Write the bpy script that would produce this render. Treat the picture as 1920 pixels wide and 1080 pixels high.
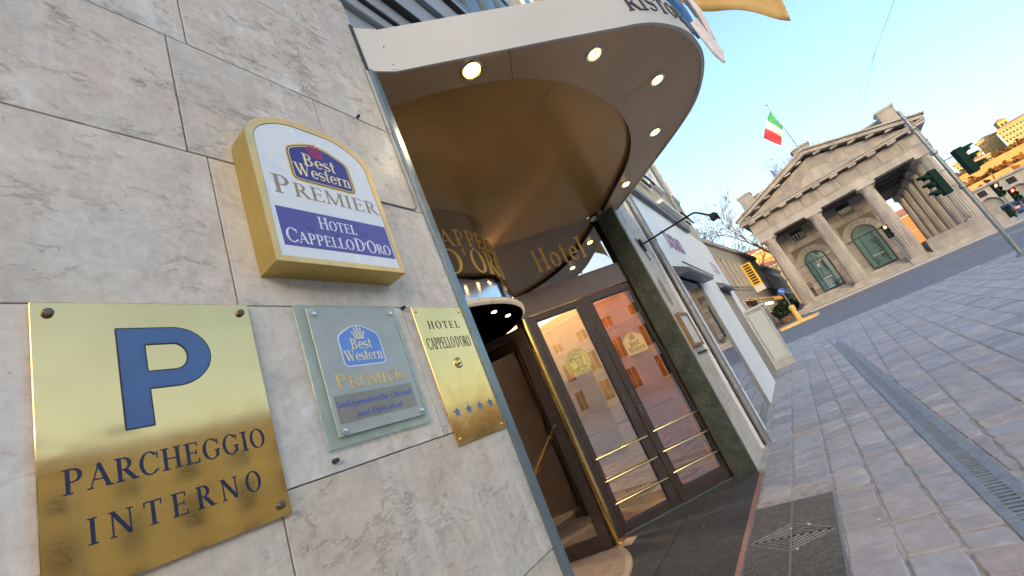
import bpy, bmesh, math, random
from mathutils import Vector, Matrix
random.seed(7)
R_ = math.radians
sc = bpy.context.scene
for o in list(bpy.data.objects): bpy.data.objects.remove(o)
COL = sc.collection

# ---------------------------------------------------------------- camera
CAM = Vector((0.0, -1.17, 1.345))
cd = bpy.data.cameras.new('camera'); cam = bpy.data.objects.new('camera', cd); COL.objects.link(cam)
cd.sensor_width = 36.0; cd.lens = 806.19 / 1920 * 36; cd.clip_start = 0.02; cd.clip_end = 6000
FOC = 806.19
AX = [Vector((0.55415049, -0.74044167, -0.38034639)), Vector((0.04721747, 0.48414288, -0.87371402)), Vector((0.83107626, 0.46621005, 0.3032498))]  # right, down, forward
cam.matrix_world = Matrix(((AX[0].x, -AX[1].x, -AX[2].x, CAM.x), (AX[0].y, -AX[1].y, -AX[2].y, CAM.y), (AX[0].z, -AX[1].z, -AX[2].z, CAM.z), (0, 0, 0, 1)))
sc.camera = cam

# ---------------------------------------------------------------- sky, sun, exposure
SUN_AZ = R_(205.0); SUN_EL = R_(6.0)          # azimuth measured from +X towards +Y
w = bpy.data.worlds.new('World'); sc.world = w; w.use_nodes = True
nt = w.node_tree; nt.nodes.clear()
sky = nt.nodes.new('ShaderNodeTexSky'); sky.sky_type = 'NISHITA'; sky.sun_disc = False
sky.sun_elevation = SUN_EL; sky.sun_rotation = math.pi / 2 - SUN_AZ
sky.altitude = 250; sky.air_density = 1.0; sky.dust_density = 5.0; sky.ozone_density = 1.85
bg = nt.nodes.new('ShaderNodeBackground'); bg.inputs['Strength'].default_value = 0.15
wo = nt.nodes.new('ShaderNodeOutputWorld')
nt.links.new(sky.outputs[0], bg.inputs[0]); nt.links.new(bg.outputs[0], wo.inputs[0])
sl = bpy.data.lights.new('sun', 'SUN'); sl.energy = 2.0; sl.angle = R_(0.5); sl.color = (1.0, 0.70, 0.38)
so = bpy.data.objects.new('sun', sl); COL.objects.link(so)
sd = Vector((math.cos(SUN_EL) * math.cos(SUN_AZ), math.cos(SUN_EL) * math.sin(SUN_AZ), math.sin(SUN_EL)))
so.rotation_euler = sd.to_track_quat('Z', 'Y').to_euler(); so.location = (0, 0, 60)
sc.view_settings.view_transform = 'Standard'; sc.view_settings.look = 'None'
sc.view_settings.exposure = 2.55; sc.view_settings.gamma = 1.0; sc.view_settings.use_curve_mapping = False
sc.render.engine = 'CYCLES'
sc.cycles.use_denoising = True; sc.cycles.use_adaptive_sampling = True; sc.cycles.adaptive_threshold = 0.03
sc.cycles.max_bounces = 7; sc.cycles.glossy_bounces = 4; sc.cycles.transparent_max_bounces = 10; sc.cycles.sample_clamp_indirect = 6.0

# ---------------------------------------------------------------- helpers: rays, terrain
def ray(px, py):
    d = AX[0] * ((px - 960) / FOC) + AX[1] * ((py - 540) / FOC) + AX[2]
    return d
def project(P):
    v = Vector(P) - CAM
    zc = v.dot(AX[2])
    if zc < 0.05: return None
    return (960 + FOC * v.dot(AX[0]) / zc, 540 + FOC * v.dot(AX[1]) / zc)
def on_x(px, py, x):
    d = ray(px, py); return CAM + d * ((x - CAM.x) / d.x)
def zg(x, y=0.0):
    """street level: flat by the hotel, then climbing towards the gate"""
    return 0.0 if x < 5.4 else min(0.026 * (x - 5.4), 4.2 + max(0, x - 170) * 0.01)

# ---------------------------------------------------------------- helpers: materials
MATS = {}
def new_mat(name):
    m = bpy.data.materials.new(name); m.use_nodes = True
    n = m.node_tree; n.nodes.clear()
    out = n.nodes.new('ShaderNodeOutputMaterial'); b = n.nodes.new('ShaderNodeBsdfPrincipled')
    n.links.new(b.outputs[0], out.inputs[0])
    MATS[name] = m
    return m, n, b, out
def N(n, typ, **kw):
    x = n.nodes.new(typ)
    for k, v in kw.items():
        if k in x.inputs: x.inputs[k].default_value = v
        else: setattr(x, k, v)
    return x
def coords(n, scale=(1, 1, 1), rnd=0.0, gen='Object'):
    tc = N(n, 'ShaderNodeTexCoord'); mp = N(n, 'ShaderNodeMapping')
    mp.inputs['Scale'].default_value = scale
    n.links.new(tc.outputs[gen], mp.inputs['Vector'])
    if rnd:
        oi = N(n, 'ShaderNodeObjectInfo'); mu = N(n, 'ShaderNodeMath', operation='MULTIPLY'); mu.inputs[1].default_value = rnd
        n.links.new(oi.outputs['Random'], mu.inputs[0]); n.links.new(mu.outputs[0], mp.inputs['Location'])
    return mp.outputs[0]
def ramp(n, src, stops):
    r = N(n, 'ShaderNodeValToRGB'); e = r.color_ramp.elements
    while len(e) < len(stops): e.new(0.5)
    for i, (p, c) in enumerate(stops):
        e[i].position = p; e[i].color = (c, c, c, 1) if isinstance(c, (int, float)) else (*c, 1)
    n.links.new(src, r.inputs[0]); return r.outputs[0]
def noise(n, vec, scale, detail=4, rough=0.55, dist=0.0):
    x = N(n, 'ShaderNodeTexNoise'); x.inputs['Scale'].default_value = scale; x.inputs['Detail'].default_value = detail
    x.inputs['Roughness'].default_value = rough; x.inputs['Distortion'].default_value = dist
    n.links.new(vec, x.inputs['Vector']); return x.outputs['Fac']
def mix(n, fac, a, b, typ='MIX'):
    x = N(n, 'ShaderNodeMix', data_type='RGBA', blend_type=typ)
    for s, v in ((0, fac), (6, a), (7, b)):
        if isinstance(v, (int, float)): x.inputs[s].default_value = v
        elif isinstance(v, tuple): x.inputs[s].default_value = (*v, 1)
        else: n.links.new(v, x.inputs[s])
    return x.outputs[2]
def math_(n, op, a, b=None):
    x = N(n, 'ShaderNodeMath', operation=op)
    for i, v in enumerate((a, b)):
        if v is None: continue
        if isinstance(v, (int, float)): x.inputs[i].default_value = v
        else: n.links.new(v, x.inputs[i])
    return x.outputs[0]
def bump(n, b, h, strength=0.3, dist=0.01):
    x = N(n, 'ShaderNodeBump'); x.inputs['Strength'].default_value = strength; x.inputs['Distance'].default_value = dist
    n.links.new(h, x.inputs['Height']); n.links.new(x.outputs[0], b.inputs['Normal'])
def mat(name, col, rough=0.6, metal=0.0, var=0.12, scale=4.0, bmp=0.0, bscale=40.0, rnd=0.0, rv=1.0, spec=None, emit=None, stretch=(1, 1, 1)):
    """general procedural surface: base colour with uneven tone, wear in the roughness and fine relief"""
    m, n, b, _ = new_mat(name)
    v = coords(n, stretch, 37.0 if rnd else 0)
    f = noise(n, v, scale, 5, 0.6)
    dark = tuple(max(0, c * (1 - var)) for c in col); light = tuple(min(1, c * (1 + var)) for c in col)
    c = ramp(n, f, [(0.3, dark), (0.7, light)])
    if rnd:
        oi = N(n, 'ShaderNodeObjectInfo')
        t = ramp(n, oi.outputs['Random'], [(0, 1 - rnd), (1, 1 + rnd * 0.6)])
        c = mix(n, 1.0, c, t, 'MULTIPLY')
    n.links.new(c, b.inputs['Base Color'])
    rr = ramp(n, noise(n, v, scale * 3.1, 3), [(0.3, max(0.02, rough * (1 - .15 * rv))), (0.75, min(1, rough * (1 + .2 * rv)))])
    n.links.new(rr, b.inputs['Roughness'])
    b.inputs['Metallic'].default_value = metal
    if spec is not None: b.inputs['Specular IOR Level'].default_value = spec
    if bmp: bump(n, b, noise(n, v, bscale, 4), bmp, 0.004)
    if emit: b.inputs['Emission Color'].default_value = (*emit[0], 1); b.inputs['Emission Strength'].default_value = emit[1]
    return m

# ---------------------------------------------------------------- helpers: objects
def tag(o, label=None, cat=None, group=None, kind=None):
    if label: o['label'] = label
    if cat: o['category'] = cat
    if group: o['group'] = group
    if kind: o['kind'] = kind
    return o
def thing(name, label, cat, loc=(0, 0, 0), group=None):
    o = bpy.data.objects.new(name, None); COL.objects.link(o); o.location = loc; o.empty_display_size = 0.1
    return tag(o, label, cat, group)
def root_loc(p):
    v = Vector((0, 0, 0))
    while p is not None: v = v + p.location; p = p.parent
    return v
class MB:
    def __init__(self, T=None): self.v = []; self.f = []; self.T = T; self.attr = None
    def add(self, vs, fs):
        k = len(self.v)
        for p in vs:
            p = Vector(p)
            self.v.append(self.T(p) if callable(self.T) else (self.T @ p if self.T is not None else p))
        self.f += [tuple(i + k for i in f) for f in fs]
        return self
    def box(self, x0, x1, y0, y1, z0, z1):
        return self.add([(x0, y0, z0), (x1, y0, z0), (x1, y1, z0), (x0, y1, z0), (x0, y0, z1), (x1, y0, z1), (x1, y1, z1), (x0, y1, z1)],
                        [(3, 2, 1, 0), (4, 5, 6, 7), (0, 1, 5, 4), (1, 2, 6, 5), (2, 3, 7, 6), (3, 0, 4, 7)])
    def bbox(self, x0, x1, y0, y1, z0, z1, c=0.01):
        """box with chamfered edges"""
        bm = bmesh.new(); bmesh.ops.create_cube(bm, size=1)
        for q in bm.verts: q.co = Vector(((x0 + x1) / 2 + q.co.x * (x1 - x0), (y0 + y1) / 2 + q.co.y * (y1 - y0), (z0 + z1) / 2 + q.co.z * (z1 - z0)))
        bmesh.ops.bevel(bm, geom=list(bm.edges), offset=c, segments=1, affect='EDGES')
        bm.verts.index_update()
        self.add([q.co.copy() for q in bm.verts], [[q.index for q in f.verts] for f in bm.faces]); bm.free(); return self
    def prism(self, pts, a, b, frame):
        """polygon pts (u,v) in frame (o,U,V,W) extruded from W=a to W=b"""
        o, U, V, W = frame; n = len(pts)
        lo = [o + U * p[0] + V * p[1] + W * a for p in pts]; hi = [o + U * p[0] + V * p[1] + W * b for p in pts]
        return self.add(lo + hi, [tuple(range(n))[::-1], tuple(range(n, 2 * n))] + [(i, (i + 1) % n, n + (i + 1) % n, n + i) for i in range(n)])
    def tube(self, path, r, n=8, cap=True):
        path = [Vector(p) for p in path]; rs = r if isinstance(r, (list, tuple)) else [r] * len(path)
        vs = []; fs = []; prev = None
        for i, p in enumerate(path):
            t = (path[min(i + 1, len(path) - 1)] - path[max(i - 1, 0)]).normalized()
            if prev is None:
                a = Vector((0, 0, 1)) if abs(t.z) < 0.9 else Vector((1, 0, 0))
                u = t.cross(a).normalized()
            else: u = (prev - t * prev.dot(t)).normalized()
            prev = u; vv = t.cross(u)
            for k in range(n):
                an = 2 * math.pi * k / n; vs.append(p + (u * math.cos(an) + vv * math.sin(an)) * rs[i])
        for i in range(len(path) - 1):
            for k in range(n): fs.append((i * n + k, i * n + (k + 1) % n, (i + 1) * n + (k + 1) % n, (i + 1) * n + k))
        if cap: fs += [tuple(range(n))[::-1], tuple(range((len(path) - 1) * n, len(path) * n))]
        return self.add(vs, fs)
    def lathe(self, prof, c=(0, 0, 0), n=24, a0=0, a1=360, frame=None):
        """profile [(r,z)] about an axis"""
        full = abs(a1 - a0) >= 360; m = n if full else n + 1; vs = []; fs = []
        o = Vector(c); U, V, W = frame or (Vector((1, 0, 0)), Vector((0, 1, 0)), Vector((0, 0, 1)))
        for r, z in prof:
            for k in range(m):
                an = R_(a0 + (a1 - a0) * k / n); vs.append(o + U * (r * math.cos(an)) + V * (r * math.sin(an)) + W * z)
        for i in range(len(prof) - 1):
            for k in range(n):
                k2 = (k + 1) % m if full else k + 1
                fs.append((i * m + k, i * m + k2, (i + 1) * m + k2, (i + 1) * m + k))
        if full:
            if prof[0][0] > 1e-6: fs.append(tuple(range(m))[::-1])
            if prof[-1][0] > 1e-6: fs.append(tuple(range((len(prof) - 1) * m, len(prof) * m)))
        return self.add(vs, fs)
    def build(self, name, mt=None, parent=None, smooth=False, loc=None, bev=0.0):
        me = bpy.data.meshes.new(name)
        L = root_loc(parent) if parent is not None else Vector(loc or (0, 0, 0))
        me.from_pydata([tuple(p - L) for p in self.v], [], self.f); me.update()
        bm = bmesh.new(); bm.from_mesh(me); bmesh.ops.recalc_face_normals(bm, faces=list(bm.faces)); bm.to_mesh(me); bm.free()
        if smooth:
            for p in me.polygons: p.use_smooth = True
            me.set_sharp_from_angle(angle=R_(35))
        if mt is not None: me.materials.append(MATS[mt] if isinstance(mt, str) else mt)
        o = bpy.data.objects.new(name, me); COL.objects.link(o)
        if parent is not None: o.parent = parent
        else: o.location = L
        if bev:
            md = o.modifiers.new('bevel', 'BEVEL'); md.width = bev; md.segments = 2; md.limit_method = 'ANGLE'
        return o
def copy_piece(src, parent, loc, rot=None, scale=None, name=None):
    c = src.copy(); COL.objects.link(c); c.parent = parent; c.location = Vector(loc) - root_loc(parent)
    if rot is not None: c.rotation_euler = rot
    if scale is not None: c.scale = scale
    if name: c.name = name
    return c
def copy_tree(o, parent=None):
    c = o.copy(); COL.objects.link(c); c.parent = parent
    for ch in list(o.children): copy_tree(ch, c)
    return c
def struct(o): o['kind'] = 'structure'; return o
X_, Y_, Z_ = Vector((1, 0, 0)), Vector((0, 1, 0)), Vector((0, 0, 1))
def wall_frame(x=0, y=0, z=0): return (Vector((x, y, z)), X_, Z_, -Y_)     # u along +X, v up, w out of the hotel wall
# ---------------------------------------------------------------- a small stroke font with serifs
FT, Ft = 0.16, 0.055
class Gl:
    def __init__(s): s.p = []
    def bar(s, x0, y0, x1, y1, w):
        d = Vector((x1 - x0, y1 - y0)); n = Vector((-d.y, d.x)).normalized() * (w / 2)
        s.p.append([(x0 + n.x, y0 + n.y), (x1 + n.x, y1 + n.y), (x1 - n.x, y1 - n.y), (x0 - n.x, y0 - n.y)]); return s
    def rect(s, x0, y0, x1, y1): s.p.append([(x0, y0), (x1, y0), (x1, y1), (x0, y1)]); return s
    def ser(s, x, y, up, l=0.1, w=FT):
        s.rect(x - w / 2 - l, y if not up else y - Ft, x + w / 2 + l, y + Ft if not up else y); return s
    def stem(s, x, y0=0, y1=1, w=FT, bot=True, top=True, l=0.09):
        s.rect(x - w / 2, y0, x + w / 2, y1)
        if bot: s.ser(x, y0, False, l, w)
        if top: s.ser(x, y1, True, l, w)
        return s
    def arc(s, cx, cy, RX, RY, a0, a1, T=FT, t=Ft, n=14):
        prev = None
        for k in range(n + 1):
            a = R_(a0 + (a1 - a0) * k / n)
            q = ((cx + RX * math.cos(a), cy + RY * math.sin(a)), (cx + (RX - T) * math.cos(a), cy + (RY - t) * math.sin(a)))
            if prev: s.p.append([prev[0], q[0], q[1], prev[1]])
            prev = q
        return s
    def stroke(s, pts, ws):
        for i in range(len(pts) - 1):
            d0 = Vector(pts[i + 1]) - Vector(pts[i]); n = Vector((-d0.y, d0.x)).normalized()
            a, b = Vector(pts[i]), Vector(pts[i + 1])
            s.p.append([tuple(a + n * ws[i] / 2), tuple(b + n * ws[i + 1] / 2), tuple(b - n * ws[i + 1] / 2), tuple(a - n * ws[i] / 2)])
        return s
def ess(h, wd, ox):
    g = Gl(); pts = []; ws = []
    for k in range(25):
        t = k / 24
        if t < 0.5: a = R_(40 + 230 * (t / 0.5)); c = (ox + wd / 2, h * 0.74); r = (wd * 0.44, h * 0.235)
        else: a = R_(90 - 250 * ((t - 0.5) / 0.5)); c = (ox + wd / 2, h * 0.26); r = (wd * 0.46, h * 0.24)
        pts.append((c[0] + r[0] * math.cos(a), c[1] + r[1] * math.sin(a)))
        ws.append(0.06 + 0.11 * math.exp(-((t - 0.5) / 0.2) ** 2))
    return g.stroke(pts, ws)
def make_font():
    F = {}
    def a(ch, adv, g): F[ch] = (adv, g.p)
    a('H', .95, Gl().stem(.2).stem(.75).rect(.2, .47, .75, .47 + Ft))
    a('I', .42, Gl().stem(.21))
    a('O', .92, Gl().arc(.46, .5, .43, .52, 0, 360, n=28))
    a('T', .82, Gl().stem(.41, top=False).rect(.04, 1 - Ft, .78, 1).rect(.04, .78, .04 + Ft, 1 - Ft).rect(.78 - Ft, .78, .78, 1 - Ft))
    a('E', .78, Gl().stem(.2).rect(.2, 1 - Ft, .68, 1).rect(.2, 0, .72, Ft).rect(.2, .48, .58, .48 + Ft).rect(.68 - Ft, .8, .68, 1 - Ft).rect(.72 - Ft, Ft, .72, .22).rect(.55, .4, .58 + .02, .63))
    a('L', .74, Gl().stem(.2).rect(.2, 0, .68, Ft).rect(.68 - Ft, Ft, .68, .25))
    a('P', .76, Gl().stem(.2).arc(.36, .72, .34, .28, -90, 90).rect(.2, 1 - Ft, .37, 1).rect(.2, .44, .37, .44 + Ft))
    a('R', .86, Gl().stem(.2).arc(.36, .73, .32, .27, -90, 90).rect(.2, 1 - Ft, .37, 1).rect(.2, .46, .42, .46 + Ft).bar(.42, .48, .78, .02, FT).ser(.8, 0, False, .06))
    a('C', .86, Gl().arc(.47, .5, .43, .52, 42, 318, n=24).rect(.78, .68, .78 + Ft, .95).rect(.78, .1, .78 + Ft * .6, .25))
    a('G', .94, Gl().arc(.47, .5, .43, .52, 42, 318, n=24).rect(.78, .68, .78 + Ft, .95).stem(.76, .1, .45, FT * .9, False, True, .07))
    a('A', .92, Gl().bar(.12, .02, .46, 1, Ft * 1.1).bar(.78, .02, .44, 1, FT).rect(.22, .32, .68, .32 + Ft).ser(.1, 0, False, .09, Ft).ser(.8, 0, False, .07))
    a('D', .94, Gl().stem(.2).arc(.36, .5, .5, .5, -90, 90, n=20).rect(.2, 1 - Ft, .38, 1).rect(.2, 0, .38, Ft))
    a('N', .98, Gl().stem(.16, w=Ft * 1.2).stem(.82, w=Ft * 1.2, bot=False).bar(.17, .97, .8, .03, FT))
    a('M', 1.14, Gl().stem(.14, w=Ft * 1.2).stem(.98, w=FT).bar(.16, .97, .55, .04, FT * .95).bar(.55, .04, .95, .97, Ft * 1.1))
    a('B', .82, Gl().stem(.2).arc(.36, .75, .3, .25, -90, 90).arc(.36, .26, .37, .26, -90, 90).rect(.2, 1 - Ft, .38, 1).rect(.2, .49, .38, .49 + Ft).rect(.2, 0, .38, Ft))
    a('W', 1.24, Gl().bar(.12, .98, .4, .02, FT).bar(.4, .02, .62, .98, Ft).bar(.56, .98, .84, .02, FT).bar(.84, .02, 1.12, .98, Ft).ser(.12, 1, True, .07).ser(.58, 1, True, .07).ser(1.12, 1, True, .09, Ft))
    g = ess(1.0, .62, .06); F['S'] = (.74, g.p)
    a("'", .22, Gl().bar(.12, 1, .09, .7, .09))
    xh = .66
    a('o', .68, Gl().arc(.34, xh / 2, .31, xh / 2 + .01, 0, 360, FT * .9, n=24))
    a('e', .64, Gl().arc(.34, xh / 2, .3, xh / 2 + .01, 0, 325, FT * .9, n=22).rect(.08, xh / 2, .6, xh / 2 + Ft))
    g = ess(xh, .46, .05); F['s'] = (.54, g.p)
    a('t', .44, Gl().rect(.14, .08, .28, .92).rect(.02, xh - Ft, .42, xh).arc(.3, .14, .16, .15, 180, 320, FT * .8))
    a('r', .54, Gl().stem(.2, 0, xh, FT * .9).arc(.38, xh - .2, .2, .2, 40, 150, FT * .7, FT * .5))
    a('n', .76, Gl().stem(.2, 0, xh, FT * .9).stem(.58, 0, xh - .14, FT * .9, True, False).arc(.4, xh - .2, .255, .2, 0, 150, FT * .9, Ft * 1.5))
    a('d', .74, Gl().arc(.32, xh / 2, .29, xh / 2 + .01, 40, 320, FT * .9, n=18).stem(.56, 0, 1, FT * .9, True, True, .06))
    a('p', .74, Gl().arc(.42, xh / 2, .29, xh / 2 + .01, -140, 140, FT * .9, n=18).stem(.18, -.3, xh, FT * .9, True, True, .06))
    a('a', .64, Gl().arc(.27, .19, .22, .2, 0, 360, FT * .8, n=16).stem(.46, 0, xh - .15, FT * .9, True, False, .05).arc(.31, xh - .2, .23, .2, 0, 150, FT * .8, Ft * 1.4))
    a('l', .36, Gl().stem(.18, 0, 1, FT * .9))
    a('w', .96, Gl().bar(.08, xh, .3, .02, FT * .85).bar(.3, .02, .46, xh, Ft).bar(.44, xh, .66, .02, FT * .85).bar(.66, .02, .86, xh, Ft).ser(.08, xh, True, .06).ser(.86, xh, True, .06, Ft))
    a('y', .68, Gl().bar(.1, xh, .34, .02, FT * .85).bar(.58, xh, .22, -.3, Ft).ser(.1, xh, True, .06).ser(.58, xh, True, .06, Ft))
    return F
FONT = make_font()
def text_layout(s, small=None, space=0.0, gap=0.35):
    """list of (polygon) in cap-height units and the total width; small = scale of every capital but the first of a word"""
    out = []; x = 0.0; first = True
    for ch in s:
        if ch == ' ': x += gap; first = True; continue
        adv, polys = FONT[ch]; k = 1.0 if (first or small is None) else small
        if ch == "'": first = True
        else: first = False
        for p in polys: out.append([(x + u * k, v * k) for u, v in p])
        x += adv * k + space
    return out, x - space
def text(name, s, frame, u0, u1, v0, h, mt, parent, depth=0.001, small=None, space=0.0, gap=0.35, warp=None, lift=0.0):
    """lettering fitted between u0 and u1 on the baseline v0 with cap height h; every stroke a solid of its own height so no faces coincide"""
    polys, wd = text_layout(s, small, space, gap); b = MB(); k = (u1 - u0) / wd
    for i, p in enumerate(polys):
        q = [(u0 + u * k, v0 + v * h) for u, v in p]
        d = depth * (1 + 0.02 * (i % 13))
        if warp:
            n = len(q); lo = [warp(u, v, lift) for u, v in q]; hi = [warp(u, v, lift + d) for u, v in q]
            b.add(lo + hi, [tuple(range(n))[::-1], tuple(range(n, 2 * n))] + [(j, (j + 1) % n, n + (j + 1) % n, n + j) for j in range(n)])
        else: b.prism(q, lift, lift + d, frame)
    return b.build(name, mt, parent)
def rounded(pts, r, n=5):
    """polygon with its corners rounded"""
    out = []; m = len(pts)
    for i in range(m):
        p = Vector(pts[i]); a = (Vector(pts[i - 1]) - p); c = (Vector(pts[(i + 1) % m]) - p)
        rr = r[i] if isinstance(r, (list, tuple)) else r
        if rr == 0: out.append(tuple(p)); continue
        k = min(rr, a.length * .48, c.length * .48); A = p + a.normalized() * k; B = p + c.normalized() * k
        for j in range(n + 1):
            t = j / n; out.append(tuple(A * (1 - t) ** 2 + p * 2 * t * (1 - t) + B * t * t))
    return out
def shrink(pts, d):
    """polygon (counter-clockwise) moved inwards by d"""
    out = []; m = len(pts)
    for i in range(m):
        a, b, c = Vector(pts[i - 1]), Vector(pts[i]), Vector(pts[(i + 1) % m])
        e = (c - a).normalized(); out.append(tuple(b + Vector((-e.y, e.x)) * d))
    return out
# ================================================================ ground materials
def stone_mat(name, cols, rough=0.65, attr=True):
    m, n, b, _ = new_mat(name)
    v = coords(n, (1, 1, 1), 0, 'Object'); g = N(n, 'ShaderNodeNewGeometry').outputs['Position']
    oi = N(n, 'ShaderNodeObjectInfo'); at = N(n, 'ShaderNodeAttribute', attribute_name='rnd')
    r = math_(n, 'FRACT', math_(n, 'ADD', oi.outputs['Random'], at.outputs['Fac']))
    c = ramp(n, r, [(i / (len(cols) - 1), q) for i, q in enumerate(cols)])
    c = mix(n, 0.55, c, ramp(n, noise(n, g, 9, 6, .7), [(.3, .62), (.7, 1.32)]), 'MULTIPLY')
    c = mix(n, ramp(n, noise(n, g, 2.2, 4), [(.46, 0), (.70, .7)]), c, (.27, .265, .28))
    c = mix(n, ramp(n, noise(n, g, 60, 3), [(.62, 0), (.72, .35)]), c, (.42, .40, .39))
    n.links.new(c, b.inputs['Base Color'])
    n.links.new(ramp(n, noise(n, g, 14, 4), [(.3, rough - .15), (.7, rough + .15)]), b.inputs['Roughness'])
    h = math_(n, 'ADD', noise(n, g, 18, 6, .7), math_(n, 'MULTIPLY', noise(n, g, 110, 3), .35))
    bump(n, b, h, .55, .012)
    return m
stone_mat('porphyry', [(.28, .27, .29), (.43, .415, .435), (.33, .335, .385), (.47, .445, .45), (.395, .34, .345), (.41, .41, .45), (.31, .285, .30)])
mat('mortar', (.36, .34, .33), .9, 0, .3, 14, .8, 90)
mat('asphalt', (.20, .20, .225), .85, 0, .18, 2.5, .5, 120)
mat('paint_white', (.62, .62, .62), .6, 0, .2, 6)
mat('paint_yellow', (.80, .50, .14), .55, 0, .2, 6)
mat('kerb_granite', (.42, .41, .40), .7, 0, .15, 8, .4, 60)
mat('drain_steel', (.225, .235, .265), .5, .35, .2, 9, .15, 80)
mat('black_void', (.008, .008, .008), .9, 0, .1)
mat('grate_metal', (.20, .195, .19), .45, .3, .3, 20)
mat('grate_light', (.36, .35, .34), .45, .3, .2, 20)
mat('door_mat', (.05, .048, .05), .75, 0, .35, 7, .5, 300)
mat('red_granite', (.32, .16, .14), .45, 0, .35, 40, .2, 200)

def grid_sheet(name, xs, ys, zf, mt):
    vs = [(x, y, zf(x, y)) for x in xs for y in ys]; m = len(ys)
    fs = [(i * m + j, (i + 1) * m + j, (i + 1) * m + j + 1, i * m + j + 1) for i in range(len(xs) - 1) for j in range(m - 1)]
    return struct(MB().add(vs, fs).build(name, mt))
GX = [-400, -60, -20, 0, 4, 5.4, 8, 12, 16, 19, 20.6, 21.4, 24, 28, 32, 40, 50, 60, 80, 100, 120, 166, 250, 500, 1200, 5000]
GY = [-4000, -900, -200, -80, -40, -20, -10, -4, 0, 6, 20, 60, 200, 900, 4000]
grid_sheet('ground', GX, GY, lambda x, y: zg(x) - (0.010 if x < 21 else 0.04), 'mortar')

# ---------------------------------------------------------------- paving stones
def stone_poly(q, gap, seed):
    """quad q (four xy corners) -> solid stone with worn, slightly uneven edges"""
    rr = random.Random(seed); c = sum((Vector(p) for p in q), Vector((0, 0))) / 4
    ring = []
    for i in range(4):
        a, b = Vector(q[i]), Vector(q[(i + 1) % 4])
        for t in (0.06, 0.5):
            p = a.lerp(b, t) if t else a
            d = (c - p)
            e = (b - a).normalized(); nrm = Vector((-e.y, e.x))
            if nrm.dot(d) < 0: nrm = -nrm
            p = p + nrm * (gap / 2 + rr.uniform(-.25, .45) * gap)
            if t == 0.06: p = p + d.normalized() * gap * .6
            ring.append(p)
    tx, ty = rr.uniform(-.012, .012), rr.uniform(-.012, .012); h = rr.uniform(-.004, .004)
    top = []; low = []; mid = []
    for p in ring:
        d = (c - p); k = min(.012, d.length * .15)
        pi = p + d.normalized() * k; z0 = zg(p.x)
        zt = z0 + h + tx * (pi.x - c.x) + ty * (pi.y - c.y)
        top.append((pi.x, pi.y, zt)); mid.append((p.x, p.y, zt - .006)); low.append((p.x, p.y, z0 - .045))
    vs = top + mid + low; fs = [tuple(range(8))]
    for i in range(8):
        j = (i + 1) % 8; fs += [(8 + i, 8 + j, j, i), (16 + i, 16 + j, 8 + j, 8 + i)]
    return vs, fs
quads = []
rs = random.Random(3)
LEFT_Y = [-.075, -.36, -.69, -.955, -1.215, -1.44]
for r in range(5):
    x = -5.0 + rs.uniform(0, .3)
    while x < 16.4:
        L = rs.uniform(.22, .52) if r < 4 else rs.uniform(.16, .28)
        if r == 3 and x > 5.7: L = rs.uniform(.13, .2)
        x1 = x + L
        y0, y1 = LEFT_Y[r], LEFT_Y[r + 1]
        if r == 4 and x > 5.9: y1 = -1.43
        inside = x1 > 1.62 and x < 4.36 and r <= 1
        if not inside:
            sk = rs.uniform(-.02, .02)
            quads.append(([(x, y0), (x, y1), (x1, y1), (x1 + sk, y0)], .009 if r != 3 else .012))
        elif x < 1.62: pass
        x = x1
DR0, DR1 = -1.44, -1.65
TH = R_(-4.6)
for r in range(-12, 70):
    wd = .345; x = -3.0 + rs.uniform(0, .2)
    while x < 21.1:
        L = rs.uniform(.17, .30); x1 = x + L
        def P_(xx, k):
            return (xx, -1.55 - (r + k) * wd + math.tan(TH) * (xx - 2.0))
        q = [P_(x, 0), P_(x, 1), P_(x1, 1), P_(x1, 0)]
        if x1 <= 17.3 or True:
            lim = DR1 - .012 if x < 14.5 else (-1.44 if x < 16.6 else 14.0)
            if q[1][1] < lim - .03 and q[0][1] > -26:
                q = [(a, min(b, lim)) for a, b in q]
                if abs(q[0][1] - q[1][1]) > .04 or abs(q[3][1] - q[2][1]) > .04:
                    if x1 < 21.05 and not (x < 16.5 and q[0][1] > -1.43):
                        quads.append((q, .012))
        x = x1
def pix_area(q):
    ps = [project((a, b, zg(a))) for a, b in q]
    if any(p is None for p in ps): return -1
    if all(p[0] < 1180 or p[0] > 1920 or p[1] < 0 or p[1] > 1080 for p in ps): return -1
    if min(p[0] for p in ps) < 1385 and max(p[1] for p in ps) > 900 and ps[0][0] < 1385: return -1
    return abs(sum(ps[i][0] * ps[(i + 1) % 4][1] - ps[(i + 1) % 4][0] * ps[i][1] for i in range(4))) / 2
order = sorted(range(len(quads)), key=lambda i: -pix_area(quads[i][0]))
pavement = struct(thing('pavement', 'grey mauve stone paving laid in long rows before the hotel', None))
for k, i in enumerate(order[:300]):
    vs, fs = stone_poly(quads[i][0], quads[i][1], i)
    MB().add(vs, fs).build('paving_stone', 'porphyry', pavement)
rest = MB(); attr = []
for i in order[300:]:
    vs, fs = stone_poly(quads[i][0], quads[i][1], i); rest.add(vs, fs); attr += [rs.random()] * len(vs)
ro = rest.build('far_paving_stones', 'porphyry', pavement); ro['kind'] = 'stuff'
at = ro.data.attributes.new('rnd', 'FLOAT', 'POINT'); at.data.foreach_set('value', attr)

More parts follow.
